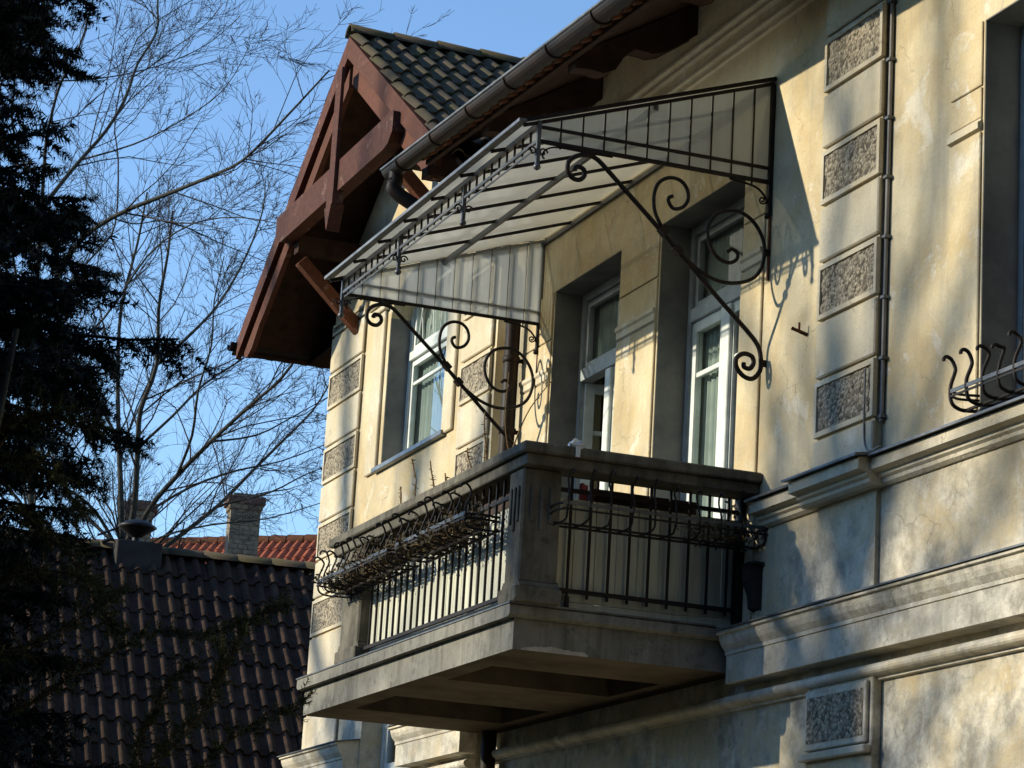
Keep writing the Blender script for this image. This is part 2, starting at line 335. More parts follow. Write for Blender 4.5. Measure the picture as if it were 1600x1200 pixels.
# string course at sill height (breaks forward round the pilaster)
def course(x0, x1, prof, name, mat, y=0):
    b = MB(); b.prism([(p[0] + y, p[1]) for p in prof], 'x', x0, x1); return part(name, b, M[mat], villa)
sillp = [(-.0006, .775), (-.115, .745), (-.115, .68), (-.06, .668), (-.06, .648), (-.04, .636), (-.04, .615), (-.018, .60), (-.0006, .60)]
drip = [(-.0006, .795), (-.15, .762), (-.15, .748), (-.0006, .777)]
for x0, x1, y in ((.21, P1 - .07, 0), (P1 - .068, P2 + .068, -.075), (P2 + .07, 9, 0)):
    pr = sillp if y == 0 else [(p[0] if p[0] < -.001 else .0744, p[1]) for p in sillp]
    course(x0, x1, pr, 'string_course', 'plaster_pale', y)
    course(x0 - (.03 if y else 0), x1 + (.03 if y else 0), drip if y == 0 else [(p[0] if p[0] < -.001 else .0744, p[1]) for p in drip], 'drip_sheet', 'lead', y)
# lower cornice
corn = [(-.0006, .00), (-.215, -.035), (-.215, -.052), (-.195, -.056), (-.19, -.085), (-.177, -.115), (-.155, -.142), (-.148, -.15), (-.148, -.172), (-.138, -.176), (-.138, -.345), (-.0006, -.345)]
tor = [(-.0006, -.40), (-.03, -.402)] + [(-.045 - .05 * math.sin(a), -.435 + .035 * math.cos(a)) for a in np.linspace(0, math.pi, 9)] + [(-.03, -.475), (-.03, -.488), (-.0006, -.492)]
course(.02, 9, corn, 'cornice', 'plaster_pale'); course(.02, 9, [(-.0006, .012), (-.23, -.024), (-.23, -.034), (-.0006, .001)], 'cornice_sheet', 'lead')
course(-4.4, 9, tor, 'torus_moulding', 'plaster_pale')
for x0, x1 in ((-9.12, -7.38), (-5.95, -4.42)):
    b = MB(); b.prism([(p[0] - .12, p[1] - .07) for p in corn], 'x', x0, x1); part('cornice', b, M['plaster_pale'], villa)
    b = MB(); b.prism([(-.1206, -.058), (-.35, -.094), (-.35, -.104), (-.1206, -.069)], 'x', x0 - .02, x1 + .02); part('cornice_sheet', b, M['lead'], villa)
    b = MB(); b.prism([(p[0] - .12, p[1] - .06) for p in tor], 'x', x0, x1); part('torus_moulding', b, M['plaster_pale'], villa)
# thin mouldings under the eaves
for z, h, d in ((4.13, .035, .05), (4.075, .025, .032), (3.955, .03, .04), (3.90, .022, .025)):
    course(-4.4, 9, [(-.0006, z + h), (-d, z + h * .7), (-d, z + .006), (-d * .4, z), (-.0006, z)], 'eaves_moulding', 'plaster_pale')
# ---- doors and windows
YG = .25
def rect_frame(b, x0, x1, z0, z1, y0, y1, w):
    b.box(x0, x0 + w, y0, y1, z0, z1).box(x1 - w, x1, y0, y1, z0, z1).box(x0 + w, x1 - w, y0, y1, z0, z0 + w).box(x0 + w, x1 - w, y0, y1, z1 - w, z1)
def pane(x0, x1, z0, z1, y, parent, name='pane'):
    b = MB(); b.box(x0, x1, y, y + .006, z0, z1); return part(name, b, M['glass'], parent)
def door(name, d, leaves, bars=True, zt=2.34):
    x0, x1, z0, z1 = d
    b = MB(); rect_frame(b, x0 + .002, x1 - .002, z0 + .002, z1 - .002, YG - .03, YG + .05, .065); b.box(x0 + .067, x1 - .067, YG - .045, YG + .05, zt, zt + .095)
    fr = part(name, b, M['paint_grey'], villa, bevel=.004)
    b = MB(); rect_frame(b, x0 + .075, x1 - .075, zt + .10, z1 - .075, YG - .012, YG + .03, .045); part('transom_light', b, M['paint_grey'], fr, bevel=.003)
    pane(x0 + .12, x1 - .12, zt + .145, z1 - .12, YG + .008, fr)
    xm = (x0 + x1) / 2
    for lx0, lx1, open_ in leaves:
        b = MB(); rect_frame(b, lx0, lx1, z0 + .07, zt - .004, YG - .02, YG + .03, .075)
        b.box(lx0 + .075, lx1 - .075, YG - .012, YG + .022, zt - .40, zt - .365); b.box(lx0 + .075, lx1 - .075, YG - .012, YG + .022, z0 + .145, z0 + .75)
        if open_:
            wm = Matrix.Translation((lx0, YG, 0)) @ Matrix.Rotation(math.radians(80), 4, 'Z') @ Matrix.Translation((-lx0, -YG, 0))
        else: wm = Matrix.Identity(4)
        lf = part('door_leaf', b, M['paint'], fr, bevel=.004, wm=wm)
        for q0, q1 in ((z0 + .75, zt - .40), (zt - .365, zt - .08)):
            b = MB(); b.box(lx0 + .075, lx1 - .075, YG, YG + .006, q0, q1); o = part('pane', b, M['glass'], fr, wm=wm)
        b = MB(); b.box(lx1 - .06, lx1 - .03, YG - .035, YG - .0205, 1.0, 1.14).box(lx1 - .14, lx1 - .03, YG - .052, YG - .0355, 1.09, 1.108); part('door_handle', b, M['lead'], fr, wm=wm)
    return fr
door('balcony_door', D1, [(-3.51, -2.95, True), (-2.94, -2.37, False)])
fr = door('balcony_door', D2, [(-1.52, -.93, False), (-.92, -.33, False)])
b = MB(); b.box(-1.0, -.86, YG - .05, YG - .0205, .07, 2.33); part('meeting_stile', b, M['paint'], fr, bevel=.006)
b = MB(); b.box(-3.0, -2.90, YG - .05, YG - .0205, .07, 2.33); part('meeting_stile', b, M['paint'], bpy.data.objects['balcony_door'], bevel=.006)
def window(d, y, zt=None, mats=('paint_grey', 'paint'), n=2, bar=None):
    x0, x1, z0, z1 = d
    b = MB(); rect_frame(b, x0 + .002, x1 - .002, z0 + .002, z1 - .002, y - .03, y + .05, .06)
    if zt: b.box(x0 + .062, x1 - .062, y - .045, y + .05, zt, zt + .08)
    fr = part('window', b, M[mats[0]], villa, bevel=.004)
    zs = [(z0 + .065, (zt or z1 - .06) - .004)] + ([(zt + .085, z1 - .065)] if zt else [])
    for j, (a, c) in enumerate(zs):
        for i in range(n):
            q0 = x0 + .065 + (x1 - x0 - .13) * i / n + .003; q1 = x0 + .065 + (x1 - x0 - .13) * (i + 1) / n - .003
            b = MB(); rect_frame(b, q0, q1, a, c, y - .015, y + .03, .05)
            if bar and j == 0: b.box(q0 + .05, q1 - .05, y - .01, y + .02, bar, bar + .03)
            part('sash', b, M[mats[1]], fr, bevel=.003); pane(q0 + .05, q1 - .05, a + .05, c - .05, y, fr)
    return fr
window(W3, YG, 2.34, bar=1.95)
fr = window(BW, .10, 3.30, ('paint', 'paint'), 1, bar=3.07)
b = MB()
for i in range(5):
    xx = -7.15 + i * .3
    for s_ in (0, 1):
        b = MB(); b.tube([(xx + .12 * s_, .088 + .008 * s_, 3.44), (xx + .12 * (1 - s_), .088 + .008 * s_, 3.92)], .005, 5); part('lattice_lath', b, M['paint'], fr)
window(BL, .10, -.4, ('paint', 'paint'), 2); window(G1, YG); window(G2, YG)
# rooms behind the openings
def room(x0, x1, z0, z1, y0, y1):
    b = MB(); b.add([(x0, y0, z0), (x1, y0, z0), (x1, y1, z0), (x0, y1, z0), (x0, y0, z1), (x1, y0, z1), (x1, y1, z1), (x0, y1, z1)], [(0, 1, 2, 3), (7, 6, 5, 4), (1, 5, 6, 2), (2, 6, 7, 3), (3, 7, 4, 0)])
    part('room_wall', b, M['room'], villa)
room(-4.4, 2.2, -.06, 3.25, .43, 4.5); room(2.3, 8, -.06, 3.25, .43, 4.5); room(-8.9, -4.6, -2.8, 4.0, .33, 4.5); room(-4.4, 8, -4.0, -.5, .43, 4.5)
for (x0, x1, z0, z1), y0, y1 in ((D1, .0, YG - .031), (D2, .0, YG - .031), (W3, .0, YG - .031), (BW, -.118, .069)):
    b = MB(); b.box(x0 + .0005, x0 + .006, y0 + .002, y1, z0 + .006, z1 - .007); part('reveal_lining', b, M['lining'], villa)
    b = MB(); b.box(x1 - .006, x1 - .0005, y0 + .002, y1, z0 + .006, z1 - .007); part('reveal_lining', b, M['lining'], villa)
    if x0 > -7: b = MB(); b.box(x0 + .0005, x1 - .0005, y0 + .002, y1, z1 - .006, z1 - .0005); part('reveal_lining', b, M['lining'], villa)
# inner casements of the open door (a second, closed pair a hand behind)
b = MB()
for x0, x1 in ((-3.50, -2.96), (-2.92, -2.38)):
    rect_frame(b, x0, x1, .1, 2.30, .50, .54, .07); b.box(x0 + .07, x1 - .07, .505, .535, 1.35, 1.39)
part('inner_casement', b, M['paint'], villa)
# ---- eaves of the main roof
def ze(x): return 4.137 - .041 * (min(x, 2.2) + 4.33)
def strip(xs, f, name, mat, parent=None):          # profile f(x)->list of (y,z), lofted along x
    b = MB(); n = len(f(xs[0])); vs = []
    for x in xs: vs += [(x, p[0], p[1]) for p in f(x)]
    for i in range(len(xs) - 1): b.add(vs[i * n:(i + 2) * n], [(j, (j + 1) % n, n + (j + 1) % n, n + j) for j in range(n)])
    b.add(vs[:n], [tuple(range(n))]); b.add(vs[-n:], [tuple(range(n - 1, -1, -1))])
    return part(name, b, M[mat], parent or villa, merge=True)
XS = [-4.72, -2, 0, 2.2, 9.3]
strip([-4.1, -2, 0, 2.2, 9.3], lambda x: [(-.90, ze(x) - .03), (.30, ze(x) + .70), (.30, ze(x) + .74), (-.90, ze(x) + .02)], 'soffit', 'board_dark')
strip([-4.1, -2, 0, 2.2, 9.3], lambda x: [(-.94, ze(x) - .085), (-.902, ze(x) - .085), (-.902, ze(x) + .03), (-.94, ze(x) + .03)], 'fascia_board', 'board_dark')
strip([-3.6, -2, 0, 2.2, 9.3], lambda x: [(-.98, ze(x) + .035), (5.0, ze(x) + 3.7), (5.0, ze(x) + 3.76), (-.98, ze(x) + .075)], 'main_roof', 'tile')
def gprof(x, r=.075):
    z = ze(x) - .004; o = [(-1.03 + r * math.cos(a), z + r * math.sin(a)) for a in np.linspace(math.pi, 2 * math.pi, 11)]
    i = [(-1.03 + (r - .006) * math.cos(a), z + (r - .006) * math.sin(a)) for a in np.linspace(2 * math.pi, math.pi, 11)]
    return o + i
gut = strip(XS, gprof, 'gutter', 'gutter')
b = MB(); b.tube([(x, -1.106, ze(x)) for x in XS], .012, 8); part('gutter_bead', b, M['lead'], gut)
for x in (-4.35, -3.55, -2.75, -1.95, -1.15, -.35, .45, 1.25):
    b = MB(); b.tube([(x, -1.03 + .081 * math.cos(a), ze(x) - .004 + .081 * math.sin(a)) for a in np.linspace(math.pi * .98, 2 * math.pi, 9)] + [(x, -.90, ze(x) + .03)], .009, 5); part('gutter_hook', b, M['gutter'], gut)
k = 0; x = -4.0
te = MB(); te.tube([(0, -.06, 0), (0, .10, .075)], .040, 10); tem = te.mesh('eave_tile')
while x < 1.6:
    part('eave_tile', tem, M['terracotta'], villa, wm=Matrix.Translation((x, -.955, ze(x) - .058 + random.uniform(-.006, .006)))); x += .172
brp = [(-.88, -.02), (0.0, .53), (0.0, .31), (-.06, .265), (-.15, .20), (-.25, .13), (-.33, .105), (-.40, .115), (-.46, .115), (-.53, .06), (-.60, -.06), (-.68, -.10), (-.78, -.09), (-.88, -.10)]
for x in (-4.28, -2.90, -1.2, .5, 2.2, 3.9, 5.6, 7.3):
    b = MB(); b.prism([(p[0], ze(x) + p[1] - .03) for p in brp], 'x', x - .07, x + .07); part('rafter_bracket', b, M['board_dark'], villa, bevel=.006)
# ---- gable roof
AX, AZ, SL = -6.75, 6.02, .665
CS, SN = 1 / math.hypot(1, SL), SL / math.hypot(1, SL)
def rz(x): return AZ - SL * abs(x - AX)
groof = part('gable_roof', MB().prism([(-9.98, rz(-9.98)), (AX, AZ), (-3.55, rz(-3.55)), (-3.55, rz(-3.55) - .05), (AX, AZ - .06), (-9.98, rz(-9.98) - .05)], 'y', -.80, 6.5), M['board_dark'], villa)
def tile_mesh(name, w, L, roll=.045, t=.018):
    b = MB(); n = 16; prof = []
    for i in range(n + 1):
        u = w * i / n; ph = (u / (w / 2)) % 1.0 if i < n else 0.0
        prof.append((u - w / 2, roll * math.sin(math.pi * min(1, ph / .62)) ** .75 if ph < .62 else 0.0))
    vs = []
    for v, dz in ((0, .030), (L, .0)): vs += [(u, v, h + dz) for u, h in prof]
    vs += [(u, 0, h + .030 - t) for u, h in prof]
    k = n + 1
    b.add(vs, [(i, i + 1, k + i + 1, k + i) for i in range(n)], True); b.add(vs[:k] + vs[2 * k:], [(i, k + i, k + i + 1, i + 1) for i in range(n)])
    return b.mesh(name)
TW, TE = .35, .40
tm = tile_mesh('roof_tile', TW, .45)
def slope_frame(o, u, v):    # u across, v up the slope
    u = Vector(u).normalized(); v = Vector(v).normalized(); n = u.cross(v)
    m = Matrix.Identity(4)
    for i in range(3): m[i][0] = u[i]; m[i][1] = v[i]; m[i][2] = n[i]
    m.translation = o; return m
def jit(): return Matrix.Translation((random.uniform(-.004, .004), random.uniform(-.008, .008), random.uniform(0, .006))) @ Matrix.Rotation(random.uniform(-.012, .012), 4, 'Z')
FR = slope_frame((AX, 0, AZ), (0, 1, 0), (-CS, 0, SN))      # right slope, v points up (towards -x)
for r in range(9):
    for c in range(9):
        v = -(r + 1) * TE - .02; y = -.86 + TW / 2 + c * TW
        if AX - v * CS > -3.65: continue
        part('roof_tile', tm, M['tile'], groof, wm=FR @ Matrix.Translation((y, v, .004)) @ jit())
FL = slope_frame((AX, 0, AZ), (0, -1, 0), (CS, 0, SN))
for r in range(10):
    for c in range(3):
        v = -(r + 1) * TE + .03; y = .86 - TW / 2 - c * TW
        part('roof_tile', tm, M['tile'], groof, wm=FL @ Matrix.Translation((y, v, .004)) @ jit())
b = MB(); n = 9; vs = []
for y, r in ((0, .105), (.44, .092)): vs += [(r * math.cos(a), y, r * .8 * math.sin(a)) for a in np.linspace(-.15, math.pi + .15, n)]
for y, r in ((0, .088), (.44, .078)): vs += [(r * math.cos(a), y, r * .8 * math.sin(a)) for a in np.linspace(-.15, math.pi + .15, n)]
b.add(vs, [(i, i + 1, n + i + 1, n + i) for i in range(n - 1)] + [(2 * n + i, 3 * n + i, 3 * n + i + 1, 2 * n + i + 1) for i in range(n - 1)] + [(i, 2 * n + i, 2 * n + i + 1, i + 1) for i in range(n - 1)], True)
rm = b.mesh('ridge_tile')
for i in range(9): part('ridge_tile', rm, M['tile'], groof, wm=Matrix.Translation((AX, -.88 + i * .41, AZ + .03)) @ Matrix.Rotation(-.02, 4, 'X'))
# bargeboards, truss
def rake(b, x0, x1, top, bot, y0, y1):     # board along the rake between x0 and x1; top/bot offsets below rz
    b.prism([(x0, rz(x0) - top), (x1, rz(x1) - top), (x1, rz(x1) - bot), (x0, rz(x0) - bot)], 'y', y0, y1)
for sgn in (-1, 1):
    xe = -9.86 if sgn < 0 else -4.08
    b = MB(); rake(b, *( (xe, AX) if sgn < 0 else (AX + .0005, xe)), .0, .20, -.87, -.82); part('bargeboard', b, M['board_red'], villa)
    b = MB()
    if sgn < 0:
        xs = [AX - .05, -8.6, -9.1, -9.25, -9.45, -9.60, -9.72]; top = [(x, rz(x) - .245) for x in xs]; bw = [.42, .42, .42, .40, .44, .40, .30]
    else:
        xs = [AX + .05, -4.9, -4.6, -4.4, -4.25]; top = [(x, rz(x) - .245) for x in xs]; bw = [.42, .42, .40, .44, .36]
    bot = [(x, rz(x) - w_) for x, w_ in zip(xs, bw)]
    b.prism(top + bot[::-1], 'y', -.825, -.775); part('bargeboard', b, M['board_red'], villa)
b = MB(); b.prism([(-8.50, 4.62), (-8.42, 4.55), (-8.30, 4.53), (-5.30, 4.53), (-5.18, 4.55), (-5.08, 4.63), (-5.08, 4.80), (-8.50, 4.80)], 'y', -.93, -.80); tie = part('tie_beam', b, M['board_red'], villa, bevel=.006)
b = MB(); b.box(-6.72, -6.56, -.965, -.935, 4.40, 5.66).prism([(-6.74, 4.40), (-6.54, 4.40), (-6.64, 4.18)], 'y', -.98, -.86).box(-6.73, -6.55, -.97, -.87, 4.40, 4.522); part('king_post', b, M['board_red'], villa)
for x in (-8.25, -5.3):
    b = MB(); b.beam((x, -.74, 4.36), (x, -.125, 3.78), .11, .11, (1, 0, 0)); part('eaves_brace', b, M['brace'], villa, bevel=.008)
for x, z in ((-8.25, 4.42), (-5.3, 4.42)):
    b = MB(); b.box(x - .07, x + .07, -.79, .3, z, z + .16); part('purlin', b, M['board_dark'], villa)
# left eave gutter (runs back from the gable)
b = MB(); vs = []; XG, ZG = -9.93, 3.92
o = [(XG + .075 * math.cos(a), ZG + .075 * math.sin(a)) for a in np.linspace(math.pi, 2 * math.pi, 11)] + [(XG + .069 * math.cos(a), ZG + .069 * math.sin(a)) for a in np.linspace(2 * math.pi, math.pi, 11)]
b.prism(o, 'y', -.93, 6); part('gutter', b, M['gutter'], villa)
b = MB(); b.box(-9.95, -9.03, -.12, 6, 3.82, 3.84); part('soffit', b, M['board_dark'], villa)
# downpipe with a swan neck
PX = -4.20
b = MB(); b.tube(spline([(-4.55, -1.03, 4.13), (-4.55, -1.03, 4.02), (-4.53, -.99, 3.90), (-4.30, -.32, 3.50), (-4.22, -.13, 3.36), (PX, -.10, 3.22), (PX, -.10, 2.9)], 5) + [(PX, -.10, 1), (PX, -.10, -2), (PX, -.10, GZ)], .058, 14); dp = part('downpipe', b, M['gutter'], villa)
for z in (2.62, 2.05, .4):
    b = MB(); b.lathe([(.06, -.025), (.068, -.02), (.068, .02), (.06, .025)], (PX, -.10, z), 14); b.box(PX - .01, PX + .01, -.05, 0, z - .015, z + .015); part('pipe_clip', b, M['gutter'], dp)
# wall fixings: cable down the pilaster, old hook, conduit
b = MB(); b.tube([(1.712, -.020, 4.6), (1.710, -.018, 3), (1.708, -.02, 1.6), (1.705, -.02, .98)], .014, 6); cb = part('cable', b, M['cable'], villa)
b = MB(); b.tube(spline([(1.62, -.085, 1.30), (1.615, -.083, 1.0), (1.63, -.08, .85), (1.72, -.09, .80), (1.80, -.08, .815)], 4), .006, 5); part('wire', b, M['cable'], cb)
for z in (4.1, 3.5, 3.14, 2.78, 2.42, 2.06, 1.7, 1.34, 1.0):
    b = MB(); b.box(1.690, 1.735, -.042, -.0005, z, z + .018); part('cable_clip', b, M['lead'], cb)
hk = thing('wall_hook', (.70, 0, 1.73), 'small rusty forked iron hook sticking out of the wall beside the pilaster', 'hook')
b = MB(); b.tube([(.70, 0, 1.72), (.69, -.05, 1.738)], .012, 6); b.tube([(.69, -.05, 1.738), (.675, -.095, 1.755)], .011, 6); b.tube([(.69, -.05, 1.738), (.70, -.055, 1.79)], .008, 6); part('prong', b, M['rust'], hk)
# ------------------------------------------------------------------ curtains
def curtain(x0, x1, z0, z1, y, label, amp=.013, n=60):
    b = MB(); vs = []
    for z in (z0, z1): vs += [(x0 + (x1 - x0) * i / n, y + amp * math.sin(i * .95) * (1 if z == z0 else .6) + .005 * math.sin(i * 2.3), z) for i in range(n + 1)]
    b.add(vs, [(i, i + 1, n + 2 + i, n + 1 + i) for i in range(n)], True)
    tag(part('curtain', b, M['curtain']), label, 'curtain', 'curtains behind the panes')
curtain(-1.586, -.95, .08, 3.0, .315, 'grey-green curtain hanging inside the closed balcony door nearest the pilaster')
curtain(-3.576, -2.75, 2.42, 3.0, .315, 'short grey curtain behind the transom light of the open balcony door')
curtain(-7.326, -6.55, 2.4, 3.98, .175, 'pale curtain inside the bay window left of the balcony')
# ------------------------------------------------------------------ balcony
BD, BLEN = 1.555, 4.447
bal = thing('balcony', (-2, -.8, -.27), 'grey stone balcony with cream boarded parapet and black iron bars', 'balcony')
us = [-BLEN + .05, -3.66, -2.73, -1.66, -.84, -.05]; vs_ = [-BD + .05, -1.34, -.20, -.001]
b = MB(); b.holed(us, vs_, lambda u, v: ((-3.66 < u < -2.73) or (-1.66 < u < -.84)) and -1.34 < v < -.20, lambda u, v: (u, v, -.265), lambda u, v: (u, v, -.0785))
sf = part('slab_frame', b, M['slab'], bal, merge=True); sf.data.materials.append(M['slab_shaded'])      # shade below the slab put into a darker colour
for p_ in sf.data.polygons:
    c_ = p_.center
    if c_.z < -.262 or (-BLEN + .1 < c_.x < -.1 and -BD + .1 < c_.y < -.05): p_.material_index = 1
b = MB(); b.prism([(-.03, -.0775), (0, -.06), (0, -.012), (-.012, .0), (-BLEN + .012, .0), (-BLEN, -.012), (-BLEN, -.06), (-BLEN + .03, -.0775)], 'y', -BD, -.001); part('slab_edge', b, M['slab'], bal)
b = MB(); b.box(-BLEN - .008, .008, -BD - .008, -BD + .15, .0005, .010).box(-.15, .008, -BD + .15, -.21, .0005, .010); part('edge_sheet', b, M['lead'], bal)
cy_ = np.linspace(-1.45, -1.02, 40); hh = .034 * np.sin(np.linspace(.15, 3.0, 40)) ** .5 + np.convolve(np.random.randn(46) * .012, np.ones(7) / 7, 'valid')
b = MB(); b.add([(-.0475, y, -.2645 + max(.004, h)) for y, h in zip(cy_, hh)] + [(-.0475, y, -.2645) for y in cy_], [(i, i + 1, 41 + i, 40 + i) for i in range(39)]); part('broken_edge', b, M['chip'], bal)
def post(x, y, wx, wy):
    b = MB(); b.box(x - wx / 2, x + wx / 2, y - wy / 2, y + wy / 2, .13, .828)
    p = part('post', b, M['stone'], bal, bevel=.012)
    b = MB(); b.box(x - wx / 2 - .025, x + wx / 2 + .025, y - wy / 2 - .025, y + wy / 2 + .025, .0105, .105).prism([(x - wx / 2 - .025, .105), (x + wx / 2 + .025, .105), (x + wx / 2 + .002, .14), (x - wx / 2 - .002, .14)], 'y', y - wy / 2 - .002, y + wy / 2 + .002); part('post_base', b, M['stone'], p, bevel=.008)
    for i in (-1, 0, 1):
        b = MB(); L = .22 + .05 * (i == 0)
        b.box(x + wx / 2 + .001, x + wx / 2 + .011, y + i * .062 - .014, y + i * .062 + .014, .72 - L, .72); part('flute', b, M['stone'], p, bevel=.004)
        b = MB(); b.box(x + i * wx * .26 - .014, x + i * wx * .26 + .014, y - wy / 2 - .013, y - wy / 2 - .001, .72 - L, .72); part('flute', b, M['stone'], p, bevel=.004)
post(-.09, -1.40, .24, .25); post(-3.32, -1.40, .42, .25)
# coping, two layers, front run and side run
cx1, cy0 = .157, -1.578
b = MB(); b.holed([-3.81, cx1 - .30, cx1], [cy0, cy0 + .30, -.001], lambda u, v: u < cx1 - .30 and v > cy0 + .30, lambda u, v: (u, v, .898), lambda u, v: (u, v, .963)); part('coping', b, M['stone'], bal, bevel=.010)
b = MB(); i_ = .035; b.holed([-3.78, cx1 - .27, cx1 - i_], [cy0 + i_, cy0 + .27, -.001], lambda u, v: u < cx1 - .27 and v > cy0 + .27, lambda u, v: (u, v, .829), lambda u, v: (u, v, .8975)); part('coping_beam', b, M['stone'], bal, bevel=.006)
# railing bars
barz0, barz1 = .085, .828
bm_ = MB(); bm_.box(-.0072, .0072, -.0072, .0072, barz0, barz1); bme = bm_.mesh('railing_bar')
x = -2.98
while x < -.26:
    part('railing_bar', bme, M['iron'], bal, wm=Matrix.Translation((x, -1.48, 0))); x += .1285
y = -1.17
while y < -.03:
    part('railing_bar', bme, M['iron'], bal, wm=Matrix.Translation((-.07, y, .05 if False else 0))); y += .1315
for z in (.085, .70):
    b = MB(); b.box(-3.08, -.235, -1.492, -1.468, z - .012, z + .012); part('railing_rail', b, M['iron'], bal)
    b = MB(); b.box(-.084, -.056, -1.26, -.005, z + .04 - .012, z + .04 + .012); part('railing_rail', b, M['iron'], bal)
b = MB(); b.box(-.08, -.06, -1.18, -1.155, .01, .09); part('railing_foot', b, M['iron'], bal)
# cream boards behind the bars
x = -3.07
while x < -.24:
    b = MB(); wd = .142; b.box(x, min(x + wd - .004, -.215), -1.44 + random.uniform(-.002, .002), -1.42, .045, .66); part('parapet_board', b, M['cream_board'], bal, bevel=.003); x += wd
y = -1.265
while y < -.03:
    b = MB(); b.box(-.13, -.112 + random.uniform(-.002, .002), y, min(y + .142, -.004) - .004, .125, .70); part('parapet_board', b, M['cream_board'], bal, bevel=.003); y += .142
for z0, z1 in ((.012, .062), (.066, .121)):
    b = MB(); b.box(-.13, -.105, -1.265, -.004, z0, z1); part('skirting_board', b, M['cream_board'], bal, bevel=.003)
# wall-side iron post and old console
b = MB(); b.box(-.11, -.03, -.06, -.003, .012, .828); part('wall_post', b, M['iron'], bal)
b = MB(); b.box(.07, .23, -.09, -.0006, .375, .395); b.prism([(-.0006, .10), (-.04, .12), (-.05, .20), (-.085, .28), (-.09, .374), (-.0006, .374)], 'x', .10, .20); tag(part('wall_console', b, M['chim_black'], bal, bevel=.006), 'dark weathered little console with a flat grey top')
# ------------------------------------------------------------------ planter baskets
def basket(label, o, u, n_, L, nb, depth, h, mat='iron', z0=0, flip=1):
    o = Vector(o); u = Vector(u); n_ = Vector(n_); Z = Vector((0, 0, 1))
    t = thing('planter_basket', o, label, 'flower basket', 'wrought iron flower baskets')
    def P(a, d, z): return o + u * a + n_ * d + Z * z
    d = depth
    for i in range(nb):
        a = L * i / (nb - 1) + random.uniform(-.012, .012); s = 1 + random.uniform(-.16, .10)
        lean = random.uniform(-.06, .06); pth = [(0.0, .0), (d * .5, -.004), (d - .05, .0), (d - .012, .018), (d, .06), (d, h * .45), (d - .022, h * .68), (d - .03, h * .82), (d - .008, h * .96 * s), (d + .022, h * s), (d + .040, h * .95 * s), (d + .038, h * .90 * s)]
        b = MB(); b.tube(spline([P(a + random.uniform(-.004, .004) + z * lean, q, z) for q, z in pth], 3), .0105 if depth < .2 else .0068, 6); part('hook_bar', b, M[mat], t)
    for k_, (q, z) in enumerate(((d + .004, h * .32), (d + .002, .06), (d * .5, -.006), (.01, .0))):
        b = MB(); r = .022 if k_ == 0 else .012
        b.beam(P(-.02, q, z), P(L + .02, q, z), .006 if k_ < 2 else .016, r, Z); part('band', b, M['iron_grey' if k_ == 0 else mat], t)
    for a in (0, L):
        for z in (.06, h * .32):
            b = MB(); b.tube(spline([P(a, 0, z), P(a + (.03 if a else -.03), d * .6, z), P(a, d, z)], 3), .008, 5); part('end_band', b, M[mat], t)
    return t
basket('black iron flower basket on the shaded side of the balcony', (-.02, -1.33, .50), (0, 1, 0), (1, 0, 0), 1.31, 10, .27, .30)
basket('black iron flower basket on the balcony front beside the far post', (-3.42, -1.52, .49), (1, 0, 0), (0, -1, 0), 1.55, 11, .23, .27)
basket('black iron flower basket on the balcony front next to the corner post', (-1.66, -1.52, .49), (1, 0, 0), (0, -1, 0), 1.30, 9, .23, .27)
basket('iron flower basket with curled hooks on the right-hand window sill', (2.76, -.005, .83), (1, 0, 0), (0, -1, 0), 1.28, 9, .17, .27, 'iron')
# flower troughs
def trough(label, x0, x1, y0, y1, z0, z1):
    t = thing('flower_trough', ((x0 + x1) / 2, (y0 + y1) / 2, z0), label, 'planter', 'wooden flower troughs')
    b = MB(); e = .018; b.holed([x0, x0 + e, x1 - e, x1], [y0, y0 + e, y1 - e, y1], lambda u, v: x0 + e < u < x1 - e and y0 + e < v < y1 - e, lambda u, v: (u, v, z0), lambda u, v: (u, v, z1)); part('trough_side', b, M['trough'], t, bevel=.003)
    b = MB(); n = 16; vs = [(x0 + e + (x1 - x0 - 2 * e) * i / n, y0 + e + (y1 - y0 - 2 * e) * j / 3, z1 - .035 + random.uniform(-.012, .015)) for j in range(4) for i in range(n + 1)]
    b.add(vs, [(j * (n + 1) + i, j * (n + 1) + i + 1, (j + 1) * (n + 1) + i + 1, (j + 1) * (n + 1) + i) for j in range(3) for i in range(n)]); part('soil', b, M['soil'], t)
trough('dark wooden trough hung inside the parapet on the shaded balcony side', -.345, -.15, -1.0, -.30, .56, .79)
trough('dark wooden trough inside the balcony front near the far post', -2.95, -1.75, -1.40, -1.20, .56, .79)
trough('dark wooden trough inside the balcony front near the corner post', -1.6, -.4, -1.40, -1.20, .56, .79)
